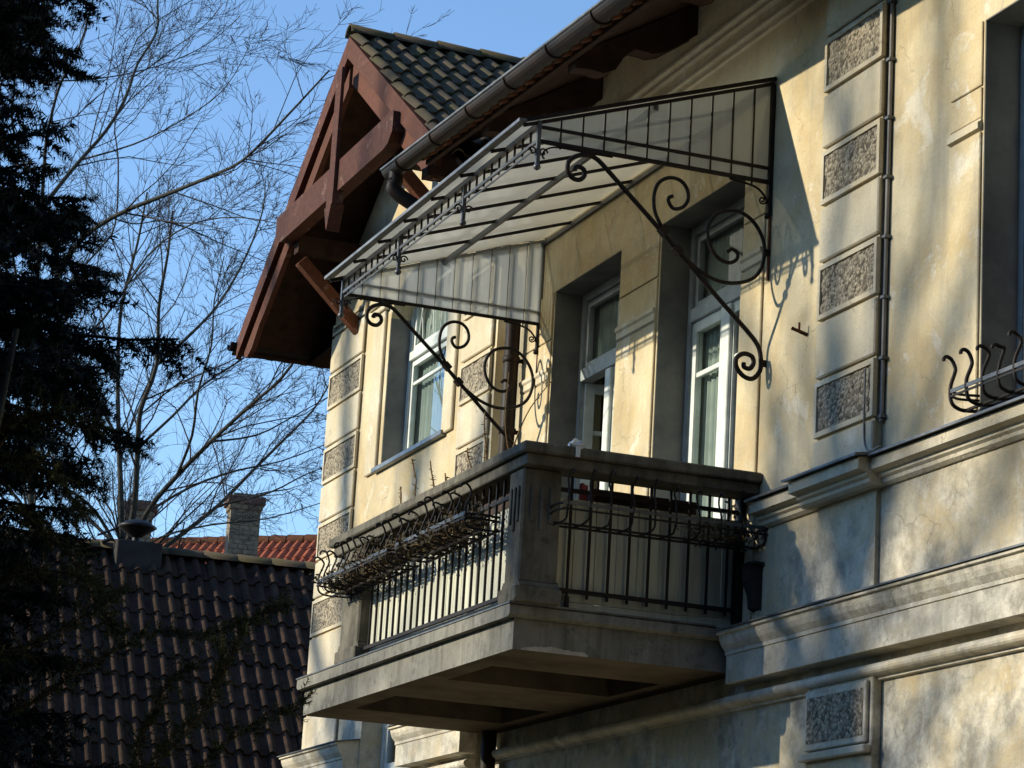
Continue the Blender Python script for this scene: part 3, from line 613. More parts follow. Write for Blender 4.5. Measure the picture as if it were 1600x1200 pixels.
# withered plants in the front baskets
def withered(label, x0, x1, y0, y1, z0, n, hmax):
    t = thing('withered_plant', ((x0 + x1) / 2, (y0 + y1) / 2, z0), label, 'plant', 'withered balcony plants')
    b = MB(); lf = MB()
    for i in range(n):
        x = random.uniform(x0, x1); y = random.uniform(y0, y1); p = Vector((x, y, z0)); pts = [p]; d = Vector((random.gauss(0, .5), random.gauss(0, .45), random.uniform(.2, 1))).normalized()
        for k_ in range(4):
            d = (d + Vector((random.gauss(0, .35), random.gauss(0, .35), random.gauss(-.1, .3)))).normalized(); p = p + d * random.uniform(.02, hmax / 3); p.z = max(p.z, z0); pts.append(p.copy())
            for _ in range(3):
                q = p + Vector((random.gauss(0, .02), random.gauss(0, .02), random.gauss(0, .02))); a = Vector((random.gauss(0, 1), random.gauss(0, 1), random.gauss(0, 1))).normalized(); c = a.orthogonal().normalized(); l_ = random.uniform(.018, .04)
                lf.add([q, q + a * l_ * .5 + c * l_ * .3, q + a * l_, q + a * l_ * .5 - c * l_ * .3], [(0, 1, 2, 3)])
        b.tube(pts, .004, 4, .002, cap=False)
    part('stem', b, M['stem'], t); part('foliage', lf, M['dry_leaf'], t)
withered('withered dark plants filling the front basket beside the far post', -3.38, -1.95, -1.72, -1.55, .51, 150, .22)
withered('withered dark plants filling the front basket next to the corner post', -1.62, -.42, -1.72, -1.55, .51, 125, .22)
withered('withered plant in the basket on the shaded balcony side', .03, .2, -.45, -.05, .52, 22, .24)
# bare thorny stems
for i, ((x0, z0), (x1, z1), lab) in enumerate((((-2.78, .74), (-2.92, 1.235), 'short bare thorny stem nearest the far end of the coping'), ((-2.51, .74), (-2.668, 1.39), 'tall straight bare thorny stem above the coping, second from the far end'),
        ((-2.10, .74), (-2.285, 1.305), 'leaning bare thorny stem under the bay window sill'), ((-1.93, .74), (-1.93, 1.155), 'short upright bare thorny stem rising just above the coping'),
        ((-1.30, .74), (-1.531, 1.255), 'slanting bare thorny stem pointing away from the corner post'), ((-1.177, .74), (-1.234, 1.44), 'tallest bare thorny stem, nearest the corner post'))):
    p0 = Vector((x0, -1.31, z0)); p1 = Vector((x1, -1.35, z1)); b = MB(); pts = [p0.lerp(p1, t) + Vector((random.gauss(0, .008), random.gauss(0, .008), 0)) for t in np.linspace(0, 1, 9)]
    b.tube(pts, .009, 6, .005)
    for q in range(26):
        c = p0.lerp(p1, random.uniform(.2, 1)); a = Vector((random.gauss(0, 1), random.gauss(0, 1), random.gauss(.2, .5))).normalized(); b.tube([c, c + a * random.uniform(.02, .035)], .004, 4, .001)
    tag(part('thorny_stem', b, M['stem']), lab, 'dry stem', 'bare stems on the balcony')
b = MB(); b.tube(spline([(-3.56, -.45, 1.0), (-3.53, -.35, 1.55), (-3.45, -.30, 1.82), (-3.30, -.26, 2.03), (-3.02, -.2, 2.20)], 4), .008, 6, .004); b.tube(spline([(-3.50, -.33, 1.70), (-3.44, -.4, 1.95), (-3.36, -.42, 2.3)], 4), .005, 5, .003)
tag(part('climber_twig', b, M['stem']), 'bare brown climber twig rising past the downpipe', 'dry stem')
# plastic on the coping, pink cloth
b = MB(); vs = []; n = 10
for j in range(7):
    for i in range(n):
        a = 2 * math.pi * i / n; r = .042 * math.sin(math.pi * (j + .5) / 7) ** .5 * random.uniform(.35, 1.5); vs.append((.13 + r * math.cos(a), -1.235 + 1.3 * r * math.sin(a), .945 + .011 * j + random.uniform(-.008, .008)))
b.add(vs, [(j * n + i, j * n + (i + 1) % n, (j + 1) * n + (i + 1) % n, (j + 1) * n + i) for j in range(6) for i in range(n)]); b.box(.158, .166, -1.25, -1.222, .90, .975)
tag(part('plastic_scrap', b, M['plastic']), 'crumpled pale blue plastic scrap clipped over the coping near the corner post', 'plastic')
b = MB(); b.add([(-.2 + .01 * math.sin(i * 1.7), -1.07 + .02 * i, z + .006 * math.sin(i * 2)) for z in (.70, .82) for i in range(4)], [(i, i + 1, 5 + i, 4 + i) for i in range(3)]); tag(part('cloth_rag', b, M['cloth_pink']), 'small pink rag hanging behind the parapet on the shaded side', 'cloth')
# ------------------------------------------------------------------ glass canopy
KX0, KX1, KD = .14, -3.87, 1.596; KZB, KZM, KZT = 2.845, 2.938, 3.534; KS = .587 / 1.705
def kz(y): return KZT + KS * y
can = thing('glass_canopy', (-1.9, -.8, 2.65), 'wrought iron canopy with milky panes over the balcony', 'canopy')
nrf = 7
for i in range(nrf + 1):
    x = KX0 + (KX1 - KX0) * i / nrf
    b = MB(); b.beam((x, -.01, kz(-.01) - .02), (x, -1.70, kz(-1.70) - .02), .014, .022); part('rafter', b, M['iron'], can)
for i in range(nrf):
    xa = KX0 + (KX1 - KX0) * i / nrf; xb = KX0 + (KX1 - KX0) * (i + 1) / nrf
    b = MB(); b.add([(xa, -.005, kz(-.005)), (xa, -1.71, kz(-1.71)), (xb, -1.71, kz(-1.71)), (xb, -.005, kz(-.005)), (xa, -.005, kz(0) + .006), (xa, -1.71, kz(-1.71) + .006), (xb, -1.71, kz(-1.71) + .006), (xb, -.005, kz(0) + .006)], [(0, 1, 2, 3), (7, 6, 5, 4), (0, 4, 5, 1), (1, 5, 6, 2), (2, 6, 7, 3), (3, 7, 4, 0)]); part('roof_pane', b, M['milky_roof'], can)
for y, w_, h in ((-.012, .03, .03), (-.82, .026, .035)):
    b = MB(); b.beam((KX1, y, kz(y) - .045), (KX0, y, kz(y) - .045), w_, h); part('purlin', b, M['iron_grey'], can)
b = MB(); b.beam((KX1 - .03, -1.715, kz(-1.715) + .008), (KX0 + .03, -1.715, kz(-1.715) + .008), .05, .022); part('drip_bar', b, M['lead'], can)
b = MB(); b.beam((KX1, -KD, 2.950), (KX0, -KD, 2.950), .03, .034); part('front_rail', b, M['iron_grey'], can)
b = MB(); b.beam((KX1, -KD, KZB + .006), (KX0, -KD, KZB + .006), .014, .020); part('front_rail', b, M['iron_grey'], can)
b = MB(); b.beam((KX1, -KD + .01, KZB - .028), (KX0, -KD + .01, KZB - .028), .008, .010); part('front_rail', b, M['iron_grey'], can)
nb = 29
fb = MB(); fb.box(-.006, .006, -.006, .006, KZB - .02, 2.935); fbm = fb.mesh('fringe_bar')
for i in range(1, nb):
    part('fringe_bar', fbm, M['iron'], can, wm=Matrix.Translation((KX0 + (KX1 - KX0) * i / nb, -KD, 0)))
for i, x in enumerate((KX0, (KX0 * 2 + KX1) / 3, (KX0 + 2 * KX1) / 3, KX1)):
    b = MB(); b.box(x - .012, x + .012, -KD - .012, -KD + .012, 2.70, kz(-KD) - .01); b.lathe([(.004, -.045), (.020, -.035), (.024, -.02), (.018, -.005), (.008, .002)], (x, -KD, 2.70), 10)
    b.lathe([(.012, -.01), (.022, 0), (.012, .01)], (x, -KD, 2.755), 10); fp = part('finial_post', b, M['iron_grey'], can)
    for sg in (-1, 1):
        b = MB(); b.tube([(x, -KD + sg * (.035 + .03 * (1 - t) * math.cos(t * 9)), 2.775 + .03 * (1 - t) * math.sin(t * 9)) for t in np.linspace(0, .85, 16)], .006, 5); part('scroll', b, M['iron'], fp)
# scroll brackets: strut with two spirals, and an S-scroll
SA = [(-1.312, 2.699), (-1.297, 2.724), (-1.255, 2.716), (-1.244, 2.679), (-1.275, 2.643), (-1.322, 2.646), (-1.357, 2.683), (-1.354, 2.744), (-1.31, 2.788), (-1.238, 2.81), (-1.17, 2.796), (-1.1, 2.742), (-1.001, 2.655), (-0.888, 2.557), (-0.775, 2.458), (-0.55, 2.255), (-0.327, 2.05), (-0.112, 1.862), (-0.026, 1.772), (0.0, 1.687), (-.004, 1.609), (-0.052, 1.553), (-0.114, 1.56), (-0.164, 1.61), (-0.167, 1.668), (-0.12, 1.704), (-0.064, 1.695), (-0.049, 1.652), (-0.075, 1.614), (-0.114, 1.62), (-0.115, 1.646)]
SB = [(-0.647, 2.643), (-0.671, 2.63), (-0.672, 2.6), (-0.636, 2.563), (-0.575, 2.583), (-0.541, 2.641), (-0.554, 2.711), (-0.604, 2.755), (-0.679, 2.758), (-0.746, 2.712), (-0.773, 2.628), (-0.764, 2.526), (-0.719, 2.442), (-0.669, 2.359), (-0.584, 2.282), (-0.499, 2.224), (-0.415, 2.176), (-0.303, 2.144), (-0.193, 2.149), (-0.084, 2.192), (-0.022, 2.269), (0.0, 2.378), (-0.022, 2.478), (-0.085, 2.566), (-0.17, 2.614), (-0.254, 2.614), (-0.336, 2.581), (-0.388, 2.509), (-0.398, 2.429), (-0.367, 2.343), (-0.309, 2.287), (-0.24, 2.274), (-0.192, 2.305), (-0.19, 2.345), (-0.227, 2.365), (-0.256, 2.343)]
ny = 11
for x, sgn in ((KX0, 1), (KX1, -1)):
    fr = MB(); fr.beam((x, -KD, KZB), (x, -.012, KZB), .016, .026).beam((x, -KD, KZM), (x, -.012, KZM), .014, .020); part('side_rail', fr, M['iron'], can)
    b = MB(); b.beam((x, -1.70, kz(-1.70) + .012), (x, -.002, kz(0) + .012), .03, .022); part('rake_bar', b, M['iron'], can)
    b = MB(); b.box(x - .014, x + .014, -.03, -.003, 2.62, KZT - .03); b.lathe([(.004, -.04), (.018, -.03), (.018, -.01), (.006, 0)], (x, -.03, 2.64), 8); part('wall_bar', b, M['iron'], can)
    for i in range(1, ny):
        y = -KD + KD * i / ny; b = MB(); b.box(x - .0048, x + .0048, y - .0048, y + .0048, KZB - (.03 if i in (1, 2, 10) else .0), kz(y) - .012); part('side_bar', b, M['iron'], can)
    for i in range(ny):
        y0 = -KD + KD * i / ny + .004; y1 = -KD + KD * (i + 1) / ny - .004
        b = MB(); b.prism([(y0, KZB + .008), (y1, KZB + .008), (y1, kz(y1) - .008), (y0, kz(y0) - .008)], 'x', x - .012 * sgn, x - .018 * sgn); part('side_pane', b, M['milky_side'], can)
    br = MB(); br.tube(spline([(x, p[0] - .036, p[1]) for p in SA], 4), .0155, 8); br_ = part('scroll_bracket', br, M['iron'], can)
    b = MB(); b.tube(spline([(x, p[0] - .036, p[1]) for p in SB], 4), .0125, 8); part('scroll', b, M['iron'], br_)
    for (yy, zz) in ((-.736, 2.405), (-.636, 2.298)):
        b = MB(); b.beam((x, yy - .022, zz + .02), (x, yy + .022, zz - .02), .045, .05, (1, 0, 0)); part('collar', b, M['iron'], br_)
    b = MB(); b.tube(spline([(x, -1.55, 2.735), (x, -1.565, 2.76), (x, -1.54, 2.80), (x, -1.47, 2.825), (x, -1.3, 2.825), (x, -1.1, 2.826)], 4), .006, 5)
    part('scroll', b, M['iron'], br_); b = MB(); b.tube(spline([(x, -.30, 2.825), (x, -.12, 2.80), (x, -.045, 2.74), (x, -.03, 2.70)], 4), .008, 5); part('scroll', b, M['iron'], br_); b = MB(); b.tube([(x, -.065 + .028 * (1 - t * .8) * math.cos(-t * 9), 2.72 + .028 * (1 - t * .8) * math.sin(-t * 9)) for t in np.linspace(0, 1, 16)], .006, 5); part('scroll', b, M['iron'], br_)
    for zz in (1.66, 2.38): b = MB(); b.box(x - .012, x + .012, -.03, -.0005, zz - .02, zz + .02); part('wall_plate', b, M['iron'], br_)
    b = MB(); b.box(x - .01, x + .01, -.016, -.003, 2.20, 2.62); part('wall_strip', b, M['rust'], can)
# ------------------------------------------------------------------ neighbour with the dark tiled roof
nb_ = thing('neighbour_house', (-16, .5, GZ), 'house with dark brown pantile roof behind the spruce', 'house')
NX, NZ, NC, NS = -16.0, 2.86, math.cos(math.radians(40)), math.sin(math.radians(40))
NR = Matrix.Translation((NX, .9, 0)) @ Matrix.Rotation(math.radians(-5), 4, 'Z') @ Matrix.Translation((-NX, -.9, 0))
b = MB(); b.box(-20.0, -12.0, -7, 5.2, GZ - .2, -.75); part('wall', b, M['house_wall'], nb_, wm=NR)
b = MB(); b.prism([(-20.6, NZ - 3.86 - .06), (NX, NZ - .06), (-11.4, NZ - 3.86 - .06), (-11.4, NZ - 4.02), (NX, NZ - .25), (-20.6, NZ - 4.02)], 'y', -7.4, 5.5); nr = part('roof', b, M['tile_dark'], nb_, wm=NR)
tm2 = tile_mesh('pantile', .36, .49, .062)
FN = slope_frame((NX, 0, NZ), (0, 1, 0), (-NC, 0, NS))
def jit2(): return Matrix.Translation((random.uniform(-.006, .006), random.uniform(-.012, .012), random.uniform(0, .008))) @ Matrix.Rotation(random.uniform(-.015, .015), 4, 'Z')
for r in range(15):
    for c in range(17):
        part('roof_tile', tm2, M['tile_dark'], nr, wm=NR @ FN @ Matrix.Translation((4.3 - c * .36, -(r + 1) * .44 - .04, -.03)) @ jit2())
b = MB()
for r in range(15):
    for c in range(16):
        mm = NR @ FN @ Matrix.Translation((4.3 - (17 + c) * .36, -(r + 1) * .44 - .04, -.03)); b.add([mm @ v.co for v in tm2.vertices], [tuple(p.vertices) for p in tm2.polygons], True)
o = part('roof_tiles', b, M['tile_dark'], nr); o['kind'] = 'stuff'
for i in range(28): part('ridge_tile', rm, M['tile_dark'], nr, wm=NR @ Matrix.Translation((NX, -7.2 + i * .41 + .3, NZ + .0)) @ Matrix.Diagonal((1.25, 1, 1.1, 1)))
# small flue with a double-cone cowl
b = MB(); b.box(-16.2, -15.8, -.60, -.06, 2.5, 2.935); part('flue', b, M['chim_black'], nb_, bevel=.01)
b = MB(); b.lathe([(.01, 0), (.10, .06), (.20, .13), (.235, .155), (.20, .18), (.12, .225), (.01, .25)], (-16, -.34, 2.975), 16); b.tube([(-16, -.34, 2.95), (-16, -.34, 3.0)], .05, 8)
b.tube([(-16, -.56, 3.10), (-16, -.80, 2.98)], .014, 5); cw = part('flue_cowl', b, M['black_metal'], nb_); cw['label'] = 'black double-cone metal cowl on the ridge'
b = MB(); b.tube([(-16, -.62, 2.96), (-16, -.74, 2.90)], .02, 5); part('stay_rod', b, M['black_metal'], nb_)
# ------------------------------------------------------------------ far house with the red roof and two chimneys
far = thing('far_house', (-44, 9, GZ), 'distant house with bright red tiled roof and two old chimneys', 'house')
ra = Vector((-51, 3.0, 8.55)); rb = Vector((-41.5, 13.0, 8.55)); rd = (rb - ra).normalized(); rn = Vector((rd.y, -rd.x, 0))   # towards the viewer
b = MB(); e0 = ra + rn * 5 - Vector((0, 0, 5)); e1 = rb + rn * 5 - Vector((0, 0, 5)); f0 = ra - rn * 5 - Vector((0, 0, 5)); f1 = rb - rn * 5 - Vector((0, 0, 5)); dz = Vector((0, 0, .2))
b.add([ra, rb, e1, e0, f0, f1, ra - dz, rb - dz, e1 - dz, e0 - dz, f0 - dz, f1 - dz], [(0, 1, 2, 3), (0, 4, 5, 1), (6, 9, 8, 7), (6, 7, 11, 10), (0, 3, 9, 6), (0, 6, 10, 4), (1, 7, 8, 2), (1, 5, 11, 7), (3, 2, 8, 9), (4, 10, 11, 5)]); fr_ = part('roof', b, M['tile_red'], far)
vdir = (ra - e0).normalized()
tm3 = tile_mesh('red_pantile', .44, .42, .06)
b = MB(); FF = slope_frame(ra, rd, vdir); L_ = (rb - ra).length
for r in range(6):
    for c in range(int(L_ / .44)):
        mm = FF @ Matrix.Translation((.22 + c * .44, -(r + 1) * .38 - .03, .004)) @ jit2(); b.add([mm @ v.co for v in tm3.vertices], [tuple(p.vertices) for p in tm3.polygons], True)
o = part('roof_tiles', b, M['tile_red'], fr_); o['kind'] = 'stuff'
b = MB(); k_ = 0
while k_ * .45 < L_ - .5:
    p = ra + rd * (k_ * .45); b.tube([p + Vector((0, 0, .02)), p + rd * .42 + Vector((0, 0, .0))], .13, 8); k_ += 1
o = part('ridge_tiles', b, M['terracotta'], fr_); o['kind'] = 'stuff'
for s_ in (5, -5):
    p0 = ra + rn * s_ * .9; p1 = rb + rn * s_ * .9; b = MB(); b.beam((p0.x, p0.y, (GZ + 3.6) / 2), (p1.x, p1.y, (GZ + 3.6) / 2), .4, 3.6 - GZ); part('wall', b, M['house_wall'], far)
def chimney(c, zt, zb, w_, rot):
    R_ = Matrix.Translation(c) @ Matrix.Rotation(rot, 4, 'Z')
    ch = part('chimney', MB().box(-w_ / 2, w_ / 2, -w_ / 2, w_ / 2, zb, zt - .32), M['brick_chim'], far, wm=R_)
    for k_, (z0, z1, e) in enumerate(((zt - .32, zt - .20, .04), (zt - .199, zt - .02, .09))): part('chimney_course', MB().box(-w_ / 2 - e, w_ / 2 + e, -w_ / 2 - e, w_ / 2 + e, z0, z1), M['chim_cap' if k_ else 'brick_chim'], ch, wm=R_, bevel=.015)
    z = zb + .02; k_ = 0
    while z < zt - .42:          # brick courses on the two visible faces
        n = 3
        for i in range(n):
            off = (.5 if k_ % 2 else 0) / n * w_; a0 = -w_ / 2 + i * w_ / n + off; a1 = min(a0 + w_ / n - .015, w_ / 2 - .004)
            if a1 - a0 < .04: continue
            part('brick', MB().box(w_ / 2 + .001, w_ / 2 + .012 + random.uniform(0, .01), a0, a1, z, z + .085), M['brick_chim'], ch, wm=R_)
        z += .105; k_ += 1
    part('chimney_cap', MB().box(-w_ / 2 + .05, w_ / 2 - .05, -w_ / 2 + .05, w_ / 2 - .05, zt - .0195, zt + .05), M['stone'], ch, wm=R_)
chimney((-42.45, 7.80, 0), 8.95, 5.0, .66, math.radians(-8)); chimney((-43.3, 5.60, 0), 8.68, 4.5, .62, math.radians(-8))
# ------------------------------------------------------------------ bare trees
LIMBS_NEAR = [
    (0.0840, [(-26.85, 0.59, 3.17), (-26.47, 0.27, 5.1), (-26.16, 0.0, 6.64), (-25.9, -0.11, 7.8), (-25.66, -0.16, 8.77)]),
    (0.0462, [(-25.91, -0.13, 7.8), (-24.99, 0.19, 8.91), (-24.22, 0.63, 9.34), (-23.38, 1.34, 9.63), (-22.7, 1.75, 9.76), (-22.05, 2.05, 9.87), (-21.32, 2.39, 10.3), (-20.5, 2.82, 10.91)]),
    (0.0420, [(-25.66, -0.16, 8.77), (-25.64, -0.19, 9.64), (-25.67, -0.03, 10.05), (-25.59, 0.31, 10.61), (-25.53, 0.65, 11.13), (-25.48, 0.9, 11.7), (-25.46, 1.04, 12.31), (-25.42, 1.29, 12.89), (-25.47, 1.27, 13.45), (-25.48, 1.24, 14.22)]),
    (0.0315, [(-25.66, -0.16, 8.77), (-25.01, -0.35, 10.43), (-24.62, -0.39, 10.83), (-24.19, -0.36, 11.32), (-23.72, -0.21, 11.81), (-23.26, -0.17, 12.38), (-22.84, -0.22, 12.94)]),
    (0.0210, [(-26.0, -0.11, 7.41), (-26.0, -0.69, 9.71), (-26.13, -0.96, 11.08), (-26.23, -0.89, 12.09), (-26.42, -0.34, 12.1), (-26.5, 0.39, 12.26), (-26.55, 1.12, 12.52), (-26.58, 1.85, 12.89), (-26.62, 2.47, 13.36), (-26.69, 2.94, 13.93)]),
    (0.0252, [(-25.47, -0.22, 9.59), (-24.78, -0.92, 10.68), (-24.06, -1.08, 11.14), (-23.36, -1.4, 11.77), (-22.61, -1.65, 12.46)]),
    (0.0210, [(-26.07, -0.02, 7.02), (-25.01, 0.79, 7.93), (-24.1, 1.2, 8.79), (-23.31, 1.66, 9.16), (-22.6, 2.17, 9.16), (-21.94, 2.68, 8.96)]),
    (0.0189, [(-25.85, -0.12, 7.99), (-25.62, 0.71, 9.16), (-25.75, 0.99, 9.71), (-25.85, 0.96, 10.8), (-26.04, 0.88, 11.6), (-25.99, 1.11, 12.94), (-25.86, 1.92, 13.72), (-25.96, 2.34, 14.18)]),
    (0.0168, [(-25.85, 0.35, 10.69), (-25.11, 1.04, 10.86), (-24.41, 1.57, 11.11), (-23.69, 2.06, 11.5), (-23.04, 2.25, 12.05)]),
    (0.0126, [(-23.73, 1.42, 9.75), (-23.37, 1.95, 9.53), (-22.99, 2.56, 9.28), (-22.69, 2.77, 9.33)]),
    (0.0126, [(-24.33, 0.65, 9.37), (-24.42, 1.02, 9.36), (-24.42, 1.51, 9.49), (-24.46, 2.04, 9.43), (-24.38, 2.72, 9.63)]),
]
LIMBS_FAR = [
    (0.1044, [(-30.82, 3.17, 1.16), (-30.27, 2.79, 3.8), (-30.06, 2.59, 4.86), (-29.95, 2.45, 5.49)]),
    (0.0557, [(-29.95, 2.45, 5.49), (-29.99, 2.36, 6.38), (-30.05, 2.27, 7.16), (-30.02, 2.13, 8.39), (-29.98, 2.08, 9.52), (-29.86, 2.23, 10.67), (-29.83, 2.31, 11.61)]),
    (0.0592, [(-30.02, 2.56, 5.07), (-29.58, 2.54, 6.0), (-29.18, 2.42, 6.91), (-28.85, 2.34, 7.5), (-28.43, 2.45, 8.2), (-28.04, 2.31, 9.09), (-27.64, 2.29, 9.88), (-27.28, 2.23, 10.55)]),
    (0.0522, [(-30.02, 2.56, 5.07), (-29.34, 2.72, 5.87), (-28.69, 3.01, 6.4), (-28.01, 3.39, 6.93), (-27.31, 3.81, 7.45), (-26.67, 4.15, 7.85), (-26.05, 4.35, 8.39), (-25.5, 4.36, 8.91)]),
    (0.0452, [(-30.04, 2.64, 4.86), (-29.96, 3.55, 5.73), (-30.09, 4.11, 6.27), (-30.19, 4.66, 6.93), (-30.28, 5.22, 7.6), (-30.38, 5.78, 8.28), (-30.54, 6.14, 8.95)]),
    (0.0313, [(-28.66, 2.5, 8.26), (-28.55, 3.03, 8.87), (-28.47, 3.46, 9.48), (-28.37, 3.81, 10.31), (-28.32, 4.02, 11.13), (-28.39, 4.04, 11.73)]),
    (0.0313, [(-29.92, 2.25, 7.14), (-30.15, 1.82, 7.91), (-30.37, 1.47, 8.6), (-30.51, 1.18, 9.51), (-30.59, 1.05, 10.44)]),
    (0.0348, [(-30.02, 2.56, 5.07), (-29.7, 1.92, 5.83), (-29.49, 1.3, 6.15), (-29.26, 0.79, 6.38), (-29.0, 0.28, 6.7)]),
    (0.0313, [(-29.99, 2.48, 5.28), (-30.75, 1.79, 6.1), (-31.39, 1.52, 6.74), (-31.95, 1.39, 7.52), (-32.54, 1.0, 8.53)]),
    (0.0278, [(-29.51, 2.76, 5.9), (-29.51, 3.49, 6.44), (-29.54, 4.26, 6.82), (-29.59, 5.05, 7.1), (-29.55, 5.94, 7.56)]),
    (0.0278, [(-28.64, 3.0, 6.39), (-28.06, 3.07, 7.0), (-27.52, 2.98, 7.65), (-26.96, 3.0, 8.29), (-26.45, 2.86, 8.9), (-25.91, 2.83, 9.52)]),
    (0.0209, [(-27.83, 3.35, 6.89), (-27.76, 4.08, 7.08), (-27.69, 4.69, 7.48), (-27.56, 5.4, 7.99)]),
    (0.0278, [(-29.25, 2.43, 6.92), (-29.24, 2.98, 7.55), (-29.24, 3.49, 8.19), (-29.21, 4.12, 8.73), (-29.1, 4.83, 9.5), (-29.08, 5.23, 10.37)]),
    (0.0209, [(-29.93, 4.07, 6.24), (-29.76, 4.92, 6.55), (-29.64, 5.55, 6.95), (-29.54, 6.2, 7.25)]),
    (0.0244, [(-30.02, 2.56, 5.07), (-29.4, 2.99, 5.47), (-28.73, 3.69, 5.67), (-28.06, 4.49, 5.77), (-27.3, 5.35, 6.08)]),
    (0.0209, [(-29.88, 2.1, 8.35), (-30.05, 1.78, 9.26), (-30.19, 1.62, 10.08), (-30.22, 1.72, 10.92)]),
    (0.0244, [(-30.04, 2.64, 4.86), (-30.63, 1.94, 5.42), (-31.21, 1.48, 5.68), (-31.79, 1.0, 5.94)]),
]

def tree_mesh(limbs, seed, lv=3, dens=1.0, tw=.012, lscale=1.0, up=.25, minr=.006):
    rnd = random.Random(seed); thick = MB(); thin = MB()
    def rv(): return Vector((rnd.gauss(0, 1), rnd.gauss(0, 1), rnd.gauss(0, 1)))
    def child(p, d, L, r, level):
        n = 5 if level < 3 else 4; pts = [p.copy()]; c = p.copy(); dd = d.copy()
        for i in range(n):
            dd = (dd + rv() * .13 + Vector((0, 0, up * .22))).normalized(); c = c + dd * (L / n); pts.append(c.copy())
        (thick if r > .03 else thin).tube(pts, r, 5 if r > .03 else 3, max(minr * .6, r * .35), cap=False)
        if level < lv: spawn(pts, r, L, level)
    def spawn(pts, r, L, level):
        cnt = int((7, 6, 6, 4)[level] * dens * (1 + .25 * rnd.random()))
        tot = sum((pts[i + 1] - pts[i]).length for i in range(len(pts) - 1))
        if level == 0: cnt = int(tot / .38 * dens)
        for j in range(cnt):
            t = rnd.uniform(.12 if level else .18, .98); s = t * (len(pts) - 1); i = min(int(s), len(pts) - 2); q = pts[i].lerp(pts[i + 1], s - i)
            ax = (pts[i + 1] - pts[i]).normalized(); side = (rv() - ax * rv().dot(ax)); side = (side - ax * side.dot(ax)).normalized()
            ang = rnd.uniform(.45, .95); d = (ax * math.cos(ang) + side * math.sin(ang) + Vector((0, 0, up * .5))).normalized()
            l_ = (tot * .42 if level == 0 else L * .52) * (1.1 - .6 * t) * rnd.uniform(.6, 1.25) * lscale
            l_ = min(l_, 2.6)
            child(q, d, l_, max(minr, r * (1 - .6 * t) * rnd.uniform(.32, .5)), level + 1)
    for r, p in limbs:
        pts = [Vector(q) for q in p]; sp = spline(pts, 3)
        thick.tube(sp, r, 7, r * .28 if len(limbs) > 1 and (r, p) is not limbs[0] else r * .8, cap=False)
        if (r, p) is not limbs[0]: spawn(sp, r, 0, 0)
    return thick.mesh('limbs'), thin.mesh('twigs')
def bare_tree(limbs, seed, label, group='bare winter trees', root=None, **k):
    base = root or (limbs[0][1][0][0], limbs[0][1][0][1], GZ)
    t = thing('bare_tree', base, label, 'tree', group)
    first = limbs[0][1][0]; limbs = [(limbs[0][0], [(base[0], base[1], GZ - .2)] + list(limbs[0][1]))] + list(limbs[1:])
    a, c = tree_mesh(limbs, seed, **k)
    part('trunk', a, M['bark'], t); part('crown', c, M['twig'], t); return t, a, c
bare_tree(LIMBS_NEAR, 11, 'bare winter tree with heavy mossy limbs rising behind the spruce', dens=.84, lv=3, minr=.0042, up=.12)
bare_tree(LIMBS_FAR, 12, 'bare winter tree fanning out behind the dark roof ridge', dens=1.02, lv=3, minr=.0040, up=.10)
# garden trees in front of the house, left of the frame: they throw the shadows on the facade
def back(x, z, y): return (x + .375 * y, y, z - .392 * y)
def limb(r, y, pts, yd=0): n = len(pts); return (r, [back(x, z, y + yd * i / (n - 1)) for i, (x, z) in enumerate(pts)])
Y0 = -27.0
L3 = [limb(0.435, Y0, [(1.50, -3.2), (1.58, -1.6), (1.56, -.5), (1.52, .25)]),
      limb(0.189, Y0, [(1.52, .2), (1.30, .75), (1.17, 1.6), (1.20, 2.1), (1.30, 2.5), (1.18, 3.1), (1.08, 3.8), (.95, 5.2), (.7, 7)], -1.0),
      limb(0.141, Y0, [(1.53, .3), (1.68, 1.05), (1.85, 1.5), (2.12, 1.82), (2.36, 2.35), (2.36, 3.3), (2.5, 4.6), (2.6, 6)], 1.5),
      limb(0.123, Y0, [(1.52, .25), (2.0, 1.0), (2.5, 1.45), (2.95, 1.95), (3.5, 2.7), (4.2, 4.2)], -1.2),
      limb(0.145, Y0, [(1.55, -.6), (2.1, -.15), (2.7, .25), (3.3, .5), (4.4, 1.0)], 1.0),
      limb(0.145, Y0, [(1.55, -.9), (.9, -.2), (.45, .6), (.1, 1.6), (-.4, 2.6), (-.9, 4.2)], 1.0),
      limb(0.145, Y0, [(1.55, -1.4), (2.0, -.95), (2.3, -.6), (2.9, -.35), (3.6, -.15)], -1.4),
      limb(0.121, Y0, [(1.55, -1.8), (2.2, -1.4), (2.9, -1.1), (3.8, -.8)], 1.2)]
bare_tree(L3, 21, 'bare garden tree left of the view casting branch shadows on the pilaster', dens=.55, lv=2, minr=.010)
Y1 = -25.0
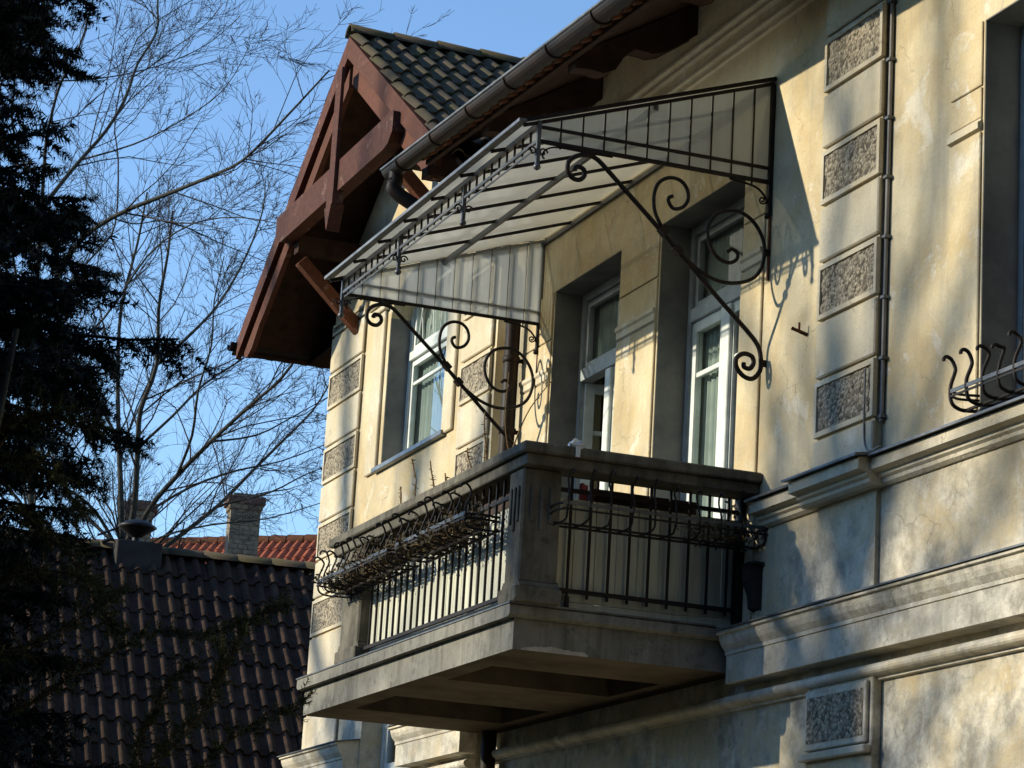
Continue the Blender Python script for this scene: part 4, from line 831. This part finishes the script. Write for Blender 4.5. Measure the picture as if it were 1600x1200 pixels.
L4 = [limb(0.408, Y1, [(-7.6, -4.6), (-7.5, -2), (-7.4, -.6)]),
      limb(0.216, Y1, [(-7.4, -.6), (-7.9, 1.2), (-8.3, 2.6), (-8.6, 4.6), (-8.9, 6.5)], 1.2),
      limb(0.192, Y1, [(-7.4, -.7), (-6.7, .9), (-6.1, 2.2), (-5.6, 3.6), (-5.2, 5.6)], -1.2),
      limb(0.156, Y1, [(-7.0, .2), (-6.0, .8), (-4.9, 1.5), (-4.2, 2.8), (-3.9, 4.5)], 1.6),
      limb(0.047, Y1, [(-7.45, -1.2), (-6.0, -.7), (-4.8, -.25), (-3.4, .2), (-2.4, 1.2), (-1.7, 2.6)], -.8),
      limb(0.144, Y1, [(-7.6, -.2), (-8.6, .6), (-9.6, 1.8), (-10.4, 3.4)], .9),
      limb(0.073, Y1, [(-6.9, -1.6), (-5.2, -1.6), (-3.6, -1.0), (-2.0, -.6), (-.6, .3)], 1.0)]
bare_tree(L4, 22, 'bare garden tree left of the view shading the gable and bay', dens=.5, lv=2, minr=.010)
Y2 = -9.0
L5 = [(r_, [(x_ - 9, y_ - 2.2, z_) for x_, y_, z_ in p_]) for r_, p_ in [(.22, [(-24, -9.5, -2), (-24.2, -9.4, 2.5), (-24, -9.2, 5)]), (.12, [(-24, -9.2, 5), (-23, -8.2, 8), (-22.5, -7.5, 11), (-22, -7, 14)]), (.11, [(-24, -9.2, 4.6), (-25, -10, 8), (-26, -10.5, 12)]), (.10, [(-24.1, -9.3, 4), (-22.5, -9.8, 7), (-21.4, -10.3, 10), (-21, -10.5, 13)]), (.09, [(-24.1, -9.3, 3.6), (-24.5, -8, 6.5), (-24.8, -6.8, 10)])]]
bare_tree(L5, 23, 'bare tree far left of the view mirrored in the window panes', dens=.55, lv=3, minr=.010)
# ------------------------------------------------------------------ conifers
def needles(segs, per_m, ln, wd, seed, droop=0.0, spread=.9):
    # segs: array of (p0, p1); returns triangles
    rs = np.random.RandomState(seed); P0 = np.array([s[0] for s in segs]); P1 = np.array([s[1] for s in segs]); Ln = np.linalg.norm(P1 - P0, axis=1); cnt = np.maximum(2, (Ln * per_m)).astype(int)
    idx = np.repeat(np.arange(len(segs)), cnt); t = rs.rand(len(idx))[:, None]; p = P0[idx] * (1 - t) + P1[idx] * t; ax = (P1 - P0)[idx] / Ln[idx][:, None]
    r = rs.randn(len(idx), 3); r -= ax * np.sum(r * ax, 1)[:, None]; r /= np.linalg.norm(r, axis=1)[:, None] + 1e-9
    d = ax * (1 - spread * .55) + r * spread; d[:, 2] -= droop; d /= np.linalg.norm(d, axis=1)[:, None]
    l = ln * (.7 + .6 * rs.rand(len(idx)))[:, None]; s = np.cross(d, rs.randn(len(idx), 3)); s /= np.linalg.norm(s, axis=1)[:, None] + 1e-9
    V = np.stack([p - s * wd / 2, p + s * wd / 2, p + d * l], 1).reshape(-1, 3); return V, np.arange(len(V)).reshape(-1, 3)
def spruce():
    rnd = random.Random(5); dark_far = []; tips_far = []; bx, by = 4.86, -6.26
    t = thing('blue_spruce', (bx, by, GZ), 'dark blue spruce with drooping branches at the left edge', 'tree')
    b = MB(); b.tube([(bx, by, GZ - .2), (bx + .02, by, -1), (bx, by + .02, 2), (bx, by, 5.2)], [.16, .12, .07, .01], 10); part('trunk', b, M['bark'], t)
    wood = MB(); dark = []; tips = []
    z = -4.0; k_ = 0
    while z < 5.0:
        Lb = max(.12, 1.60 * (1 - (z + 4.0) / 11.5) ** .7)
        prof_ = ((-4.0, 1.7), (-2.2, 1.55), (-1.5, 1.30), (-1.0, 1.12), (-.70, 1.05), (-.42, 1.0), (-.25, 1.30), (-.05, 1.42), (.18, 1.32), (.45, 1.20), (.64, 1.12), (.72, .52), (.98, .52), (1.08, .95), (1.5, .90), (3, .75), (4.4, .35), (5.2, .08))
        Lb = float(np.interp(z, [q[0] for q in prof_], [q[1] for q in prof_]))
        nbr = (13 if -2.7 < z < 1.7 else 9) if z < 2 else 6; ph = rnd.random() * 6.28
        for i in range(nbr):
            a = ph + 6.283 * i / nbr + rnd.uniform(-.2, .2); L = Lb * rnd.uniform(.78, 1.10); d = Vector((math.cos(a), math.sin(a), .10)); pts = [Vector((bx, by, z + rnd.uniform(-.06, .06)))]; n = 8; vis = -2.7 < z < 1.8 and d.x * .357 + d.y * .932 > -.15; dk, tp = (dark, tips) if vis else (dark_far, tips_far)
            for j in range(n): d = (d + Vector((rnd.gauss(0, .05), rnd.gauss(0, .05), -.085 + .03 * j * .9 * (j > 3)))).normalized(); pts.append(pts[-1] + d * (L / n))
            wood.tube(pts, .016, 4, .004, cap=False)
            for j in range(2, n + 1):
                for q in range((9 if vis else 5) if j < n else 9):
                    ax = (pts[j] - pts[j - 1]).normalized(); sd = Vector((-ax.y, ax.x, 0)).normalized() * rnd.choice((-1, 1))
                    bp = pts[j - 1].lerp(pts[j], rnd.random()); dd = (ax * rnd.uniform(.5, 1.1) + sd * rnd.uniform(.1, 1.0) + Vector((0, 0, rnd.uniform(-.75, .10)))).normalized()
                    l_ = rnd.uniform(.10, .24) * (1.15 - .5 * j / n); e = bp + dd * l_ + Vector((0, 0, -.02)); 
                    dk.append((bp, e))
                    if rnd.random() < .8:
                        for _ in range(2):
                            m_ = bp.lerp(e, rnd.uniform(.3, .8)); d3 = (dd + Vector((rnd.gauss(0, .6), rnd.gauss(0, .6), rnd.gauss(-.15, .3)))).normalized(); (tp if rnd.random() < .35 else dk).append((m_, m_ + d3 * rnd.uniform(.05, .11)))
                    if rnd.random() < .5: tp.append((e - dd * .03, e + dd * .05))
            dk.append((pts[-2], pts[-1]))
        z += rnd.uniform(.11, .17); k_ += 1
    part('branches', wood, M['twig'], t)
    V, F = needles(dark, 300, .030, .0078, 1); V2, F2 = needles(dark_far, 70, .045, .012, 5); part('crown', npmesh('crown', np.vstack([V, V2]), np.vstack([F, F2 + len(V)])), M['needle'], t)
    V, F = needles(tips, 420, .023, .0042, 2, spread=1.0); V2, F2 = needles(tips_far, 90, .04, .010, 6); part('shoot_tips', npmesh('shoot_tips', np.vstack([V, V2]), np.vstack([F, F2 + len(V)])), M['needle_blue'], t)
spruce()
SPRAYS = [
    [(5.582, -5.586, -1.706), (5.75, -5.436, -1.554), (5.9, -5.302, -1.447), (6.049, -5.171, -1.342), (6.178, -5.054, -1.292), (6.294, -4.931, -1.303), (6.421, -4.818, -1.254)],
    [(5.54, -5.609, -1.419), (5.691, -5.467, -1.354), (5.835, -5.349, -1.282), (5.971, -5.253, -1.212), (6.086, -5.196, -1.167)],
    [(5.62, -5.506, -0.834), (5.701, -5.401, -0.925), (5.774, -5.318, -1.016), (5.834, -5.253, -1.128), (5.894, -5.202, -1.218), (5.954, -5.177, -1.278)],
    [(5.793, -5.144, -1.94), (5.938, -4.98, -1.7), (6.062, -4.854, -1.484), (6.144, -4.813, -1.316), (6.199, -4.78, -1.232), (6.275, -4.673, -1.176)],
    [(5.793, -5.144, -1.94), (5.822, -5.055, -1.784), (5.825, -5.037, -1.631), (5.827, -4.992, -1.518), (5.834, -4.937, -1.403), (5.827, -4.872, -1.352)],
    [(5.831, -5.044, -1.934), (5.986, -4.938, -1.806), (6.131, -4.855, -1.682), (6.278, -4.751, -1.579), (6.416, -4.643, -1.518)],
    [(5.593, -5.645, -1.162), (5.62, -5.481, -1.08), (5.612, -5.37, -1.055), (5.609, -5.234, -1.05), (5.57, -5.152, -1.104)],
    [(5.717, -5.677, -0.647), (5.802, -5.566, -0.58), (5.862, -5.492, -0.559), (5.918, -5.414, -0.56), (5.974, -5.313, -0.591)],
    [(5.703, -5.667, -0.711), (5.807, -5.532, -0.712), (5.887, -5.433, -0.758), (5.943, -5.371, -0.838), (5.997, -5.332, -0.897)],
    [(5.831, -5.044, -1.934), (5.824, -4.996, -1.714), (5.84, -4.86, -1.528), (5.825, -4.777, -1.386), (5.778, -4.75, -1.289)],
]

def sapling():
    rnd = random.Random(9)
    t = thing('larch_sapling', (5.9, -5.75, GZ), 'thin yellow-green conifer sprays hanging before the dark roof', 'tree')
    b = MB(); b.tube([(5.9, -5.75, GZ - .1), (5.92, -5.72, -2.4), (5.95, -5.70, -1.2), (6.0, -5.62, -.3)], .04, 8, .01); part('trunk', b, M['bark'], t)
    w_ = MB(); sg = []
    for p in SPRAYS:
        pts = spline(p, 4); w_.tube([Vector((5.92, -5.72, pts[0].z - .25))] + pts, .0032, 5, .0012, cap=False)
        for i in range(len(pts) - 1):
            sg.append((pts[i], pts[i + 1]))
            for _ in range(6):
                q = pts[i].lerp(pts[i + 1], rnd.random()); ax = (pts[i + 1] - pts[i]).normalized(); d = (ax * .8 + Vector((rnd.gauss(0, .6), rnd.gauss(0, .6), rnd.gauss(0, .55)))).normalized(); e = q + d * rnd.uniform(.03, .11); w_.tube([q, e], .0018, 3, .001, cap=False); sg.append((q, e))
    part('branches', w_, M['stem'], t)
    V, F = needles(sg, 420, .020, .0030, 3, spread=.85); part('crown', npmesh('crown', V, F), M['needle_yellow'], t)
sapling()


# unseen spruces added behind the viewer to block skylight from that side
def shading_spruce_mesh():
    rs = np.random.RandomState(4); n = 9000; z = rs.rand(n) ** 1.25; R_ = (1 - z) ** .85 * 3.1 + .05; a = rs.rand(n) * 6.283; r = R_ * np.sqrt(.15 + .85 * rs.rand(n)) * (1 + .18 * np.sin(z * 70))
    P = np.stack([r * np.cos(a), r * np.sin(a), 1.2 + z * 20.5 - r * .35], 1); o = np.stack([np.cos(a), np.sin(a), -.45 + .2 * rs.randn(n)], 1); o /= np.linalg.norm(o, axis=1)[:, None]; sd = np.stack([-np.sin(a), np.cos(a), .3 * rs.randn(n)], 1)
    l = (.55 + .5 * rs.rand(n))[:, None]; V = np.stack([P - sd * .20 * l, P + o * l * .2 + sd * .28 * l, P + o * l, P - o * l * .2], 1).reshape(-1, 3); return npmesh('shading_spruce_crown', V, np.arange(4 * n).reshape(-1, 4))
tsm = shading_spruce_mesh(); tt = MB(); tt.tube([(0, 0, -.2), (0, 0, 8), (0, 0, 21)], [.32, .2, .02], 8); ttm = tt.mesh('shading_spruce_trunk')
for i, (x, y, sc, lab) in enumerate(((20.5, 4.5, 1.0, 'added shading spruce behind the viewer, nearest the house'), (21.5, .5, 1.05, 'added shading spruce behind the viewer, second from the house'), (21.0, -3.8, .95, 'added shading spruce behind the viewer, third from the house'),
        (22.0, -8.2, 1.08, 'added shading spruce behind the viewer, fourth from the house'), (20.8, -12.6, 1.0, 'added shading spruce behind the viewer, fifth from the house'), (20.0, -17.0, .98, 'added shading spruce behind the viewer, sixth from the house'), (17.0, -20.5, .9, 'added shading spruce behind the viewer, seventh from the house'), (12.5, -22.5, .72, 'smallest added shading spruce behind the viewer, farthest from the house'))):
    wm = Matrix.Translation((x, y, GZ)) @ Matrix.Rotation(i * 1.3, 4, 'Z') @ Matrix.Scale(sc * 1.12, 4)
    t = thing('shading_spruce', (x, y, GZ), lab, 'tree', 'added shading spruces behind the viewer'); part('trunk', ttm, M['bark'], t, wm=wm); part('crown', tsm, M['needle'], t, wm=wm)

# unseen conifer belt added in front of the house, below the sun, to cut skylight
ORD = 'first second third fourth fifth sixth seventh eighth ninth tenth eleventh twelfth last'.split()
for i in range(13):
    x = -34 + i * 4.1 + random.uniform(-.6, .6); y = -33 + random.uniform(-1.2, 1.2); sc = random.uniform(.50, .56)
    wm = Matrix.Translation((x, y, GZ)) @ Matrix.Rotation(i * 2.1, 4, 'Z') @ Matrix.Diagonal((sc * 1.7, sc * 1.7, sc, 1))
    t = thing('shading_conifer', (x, y, GZ), ORD[i] + ' added shading conifer, counted from the left, in the belt across the garden', 'tree', 'added belt of shading conifers across the garden'); part('trunk', ttm, M['bark'], t, wm=wm); part('crown', tsm, M['needle'], t, wm=wm)
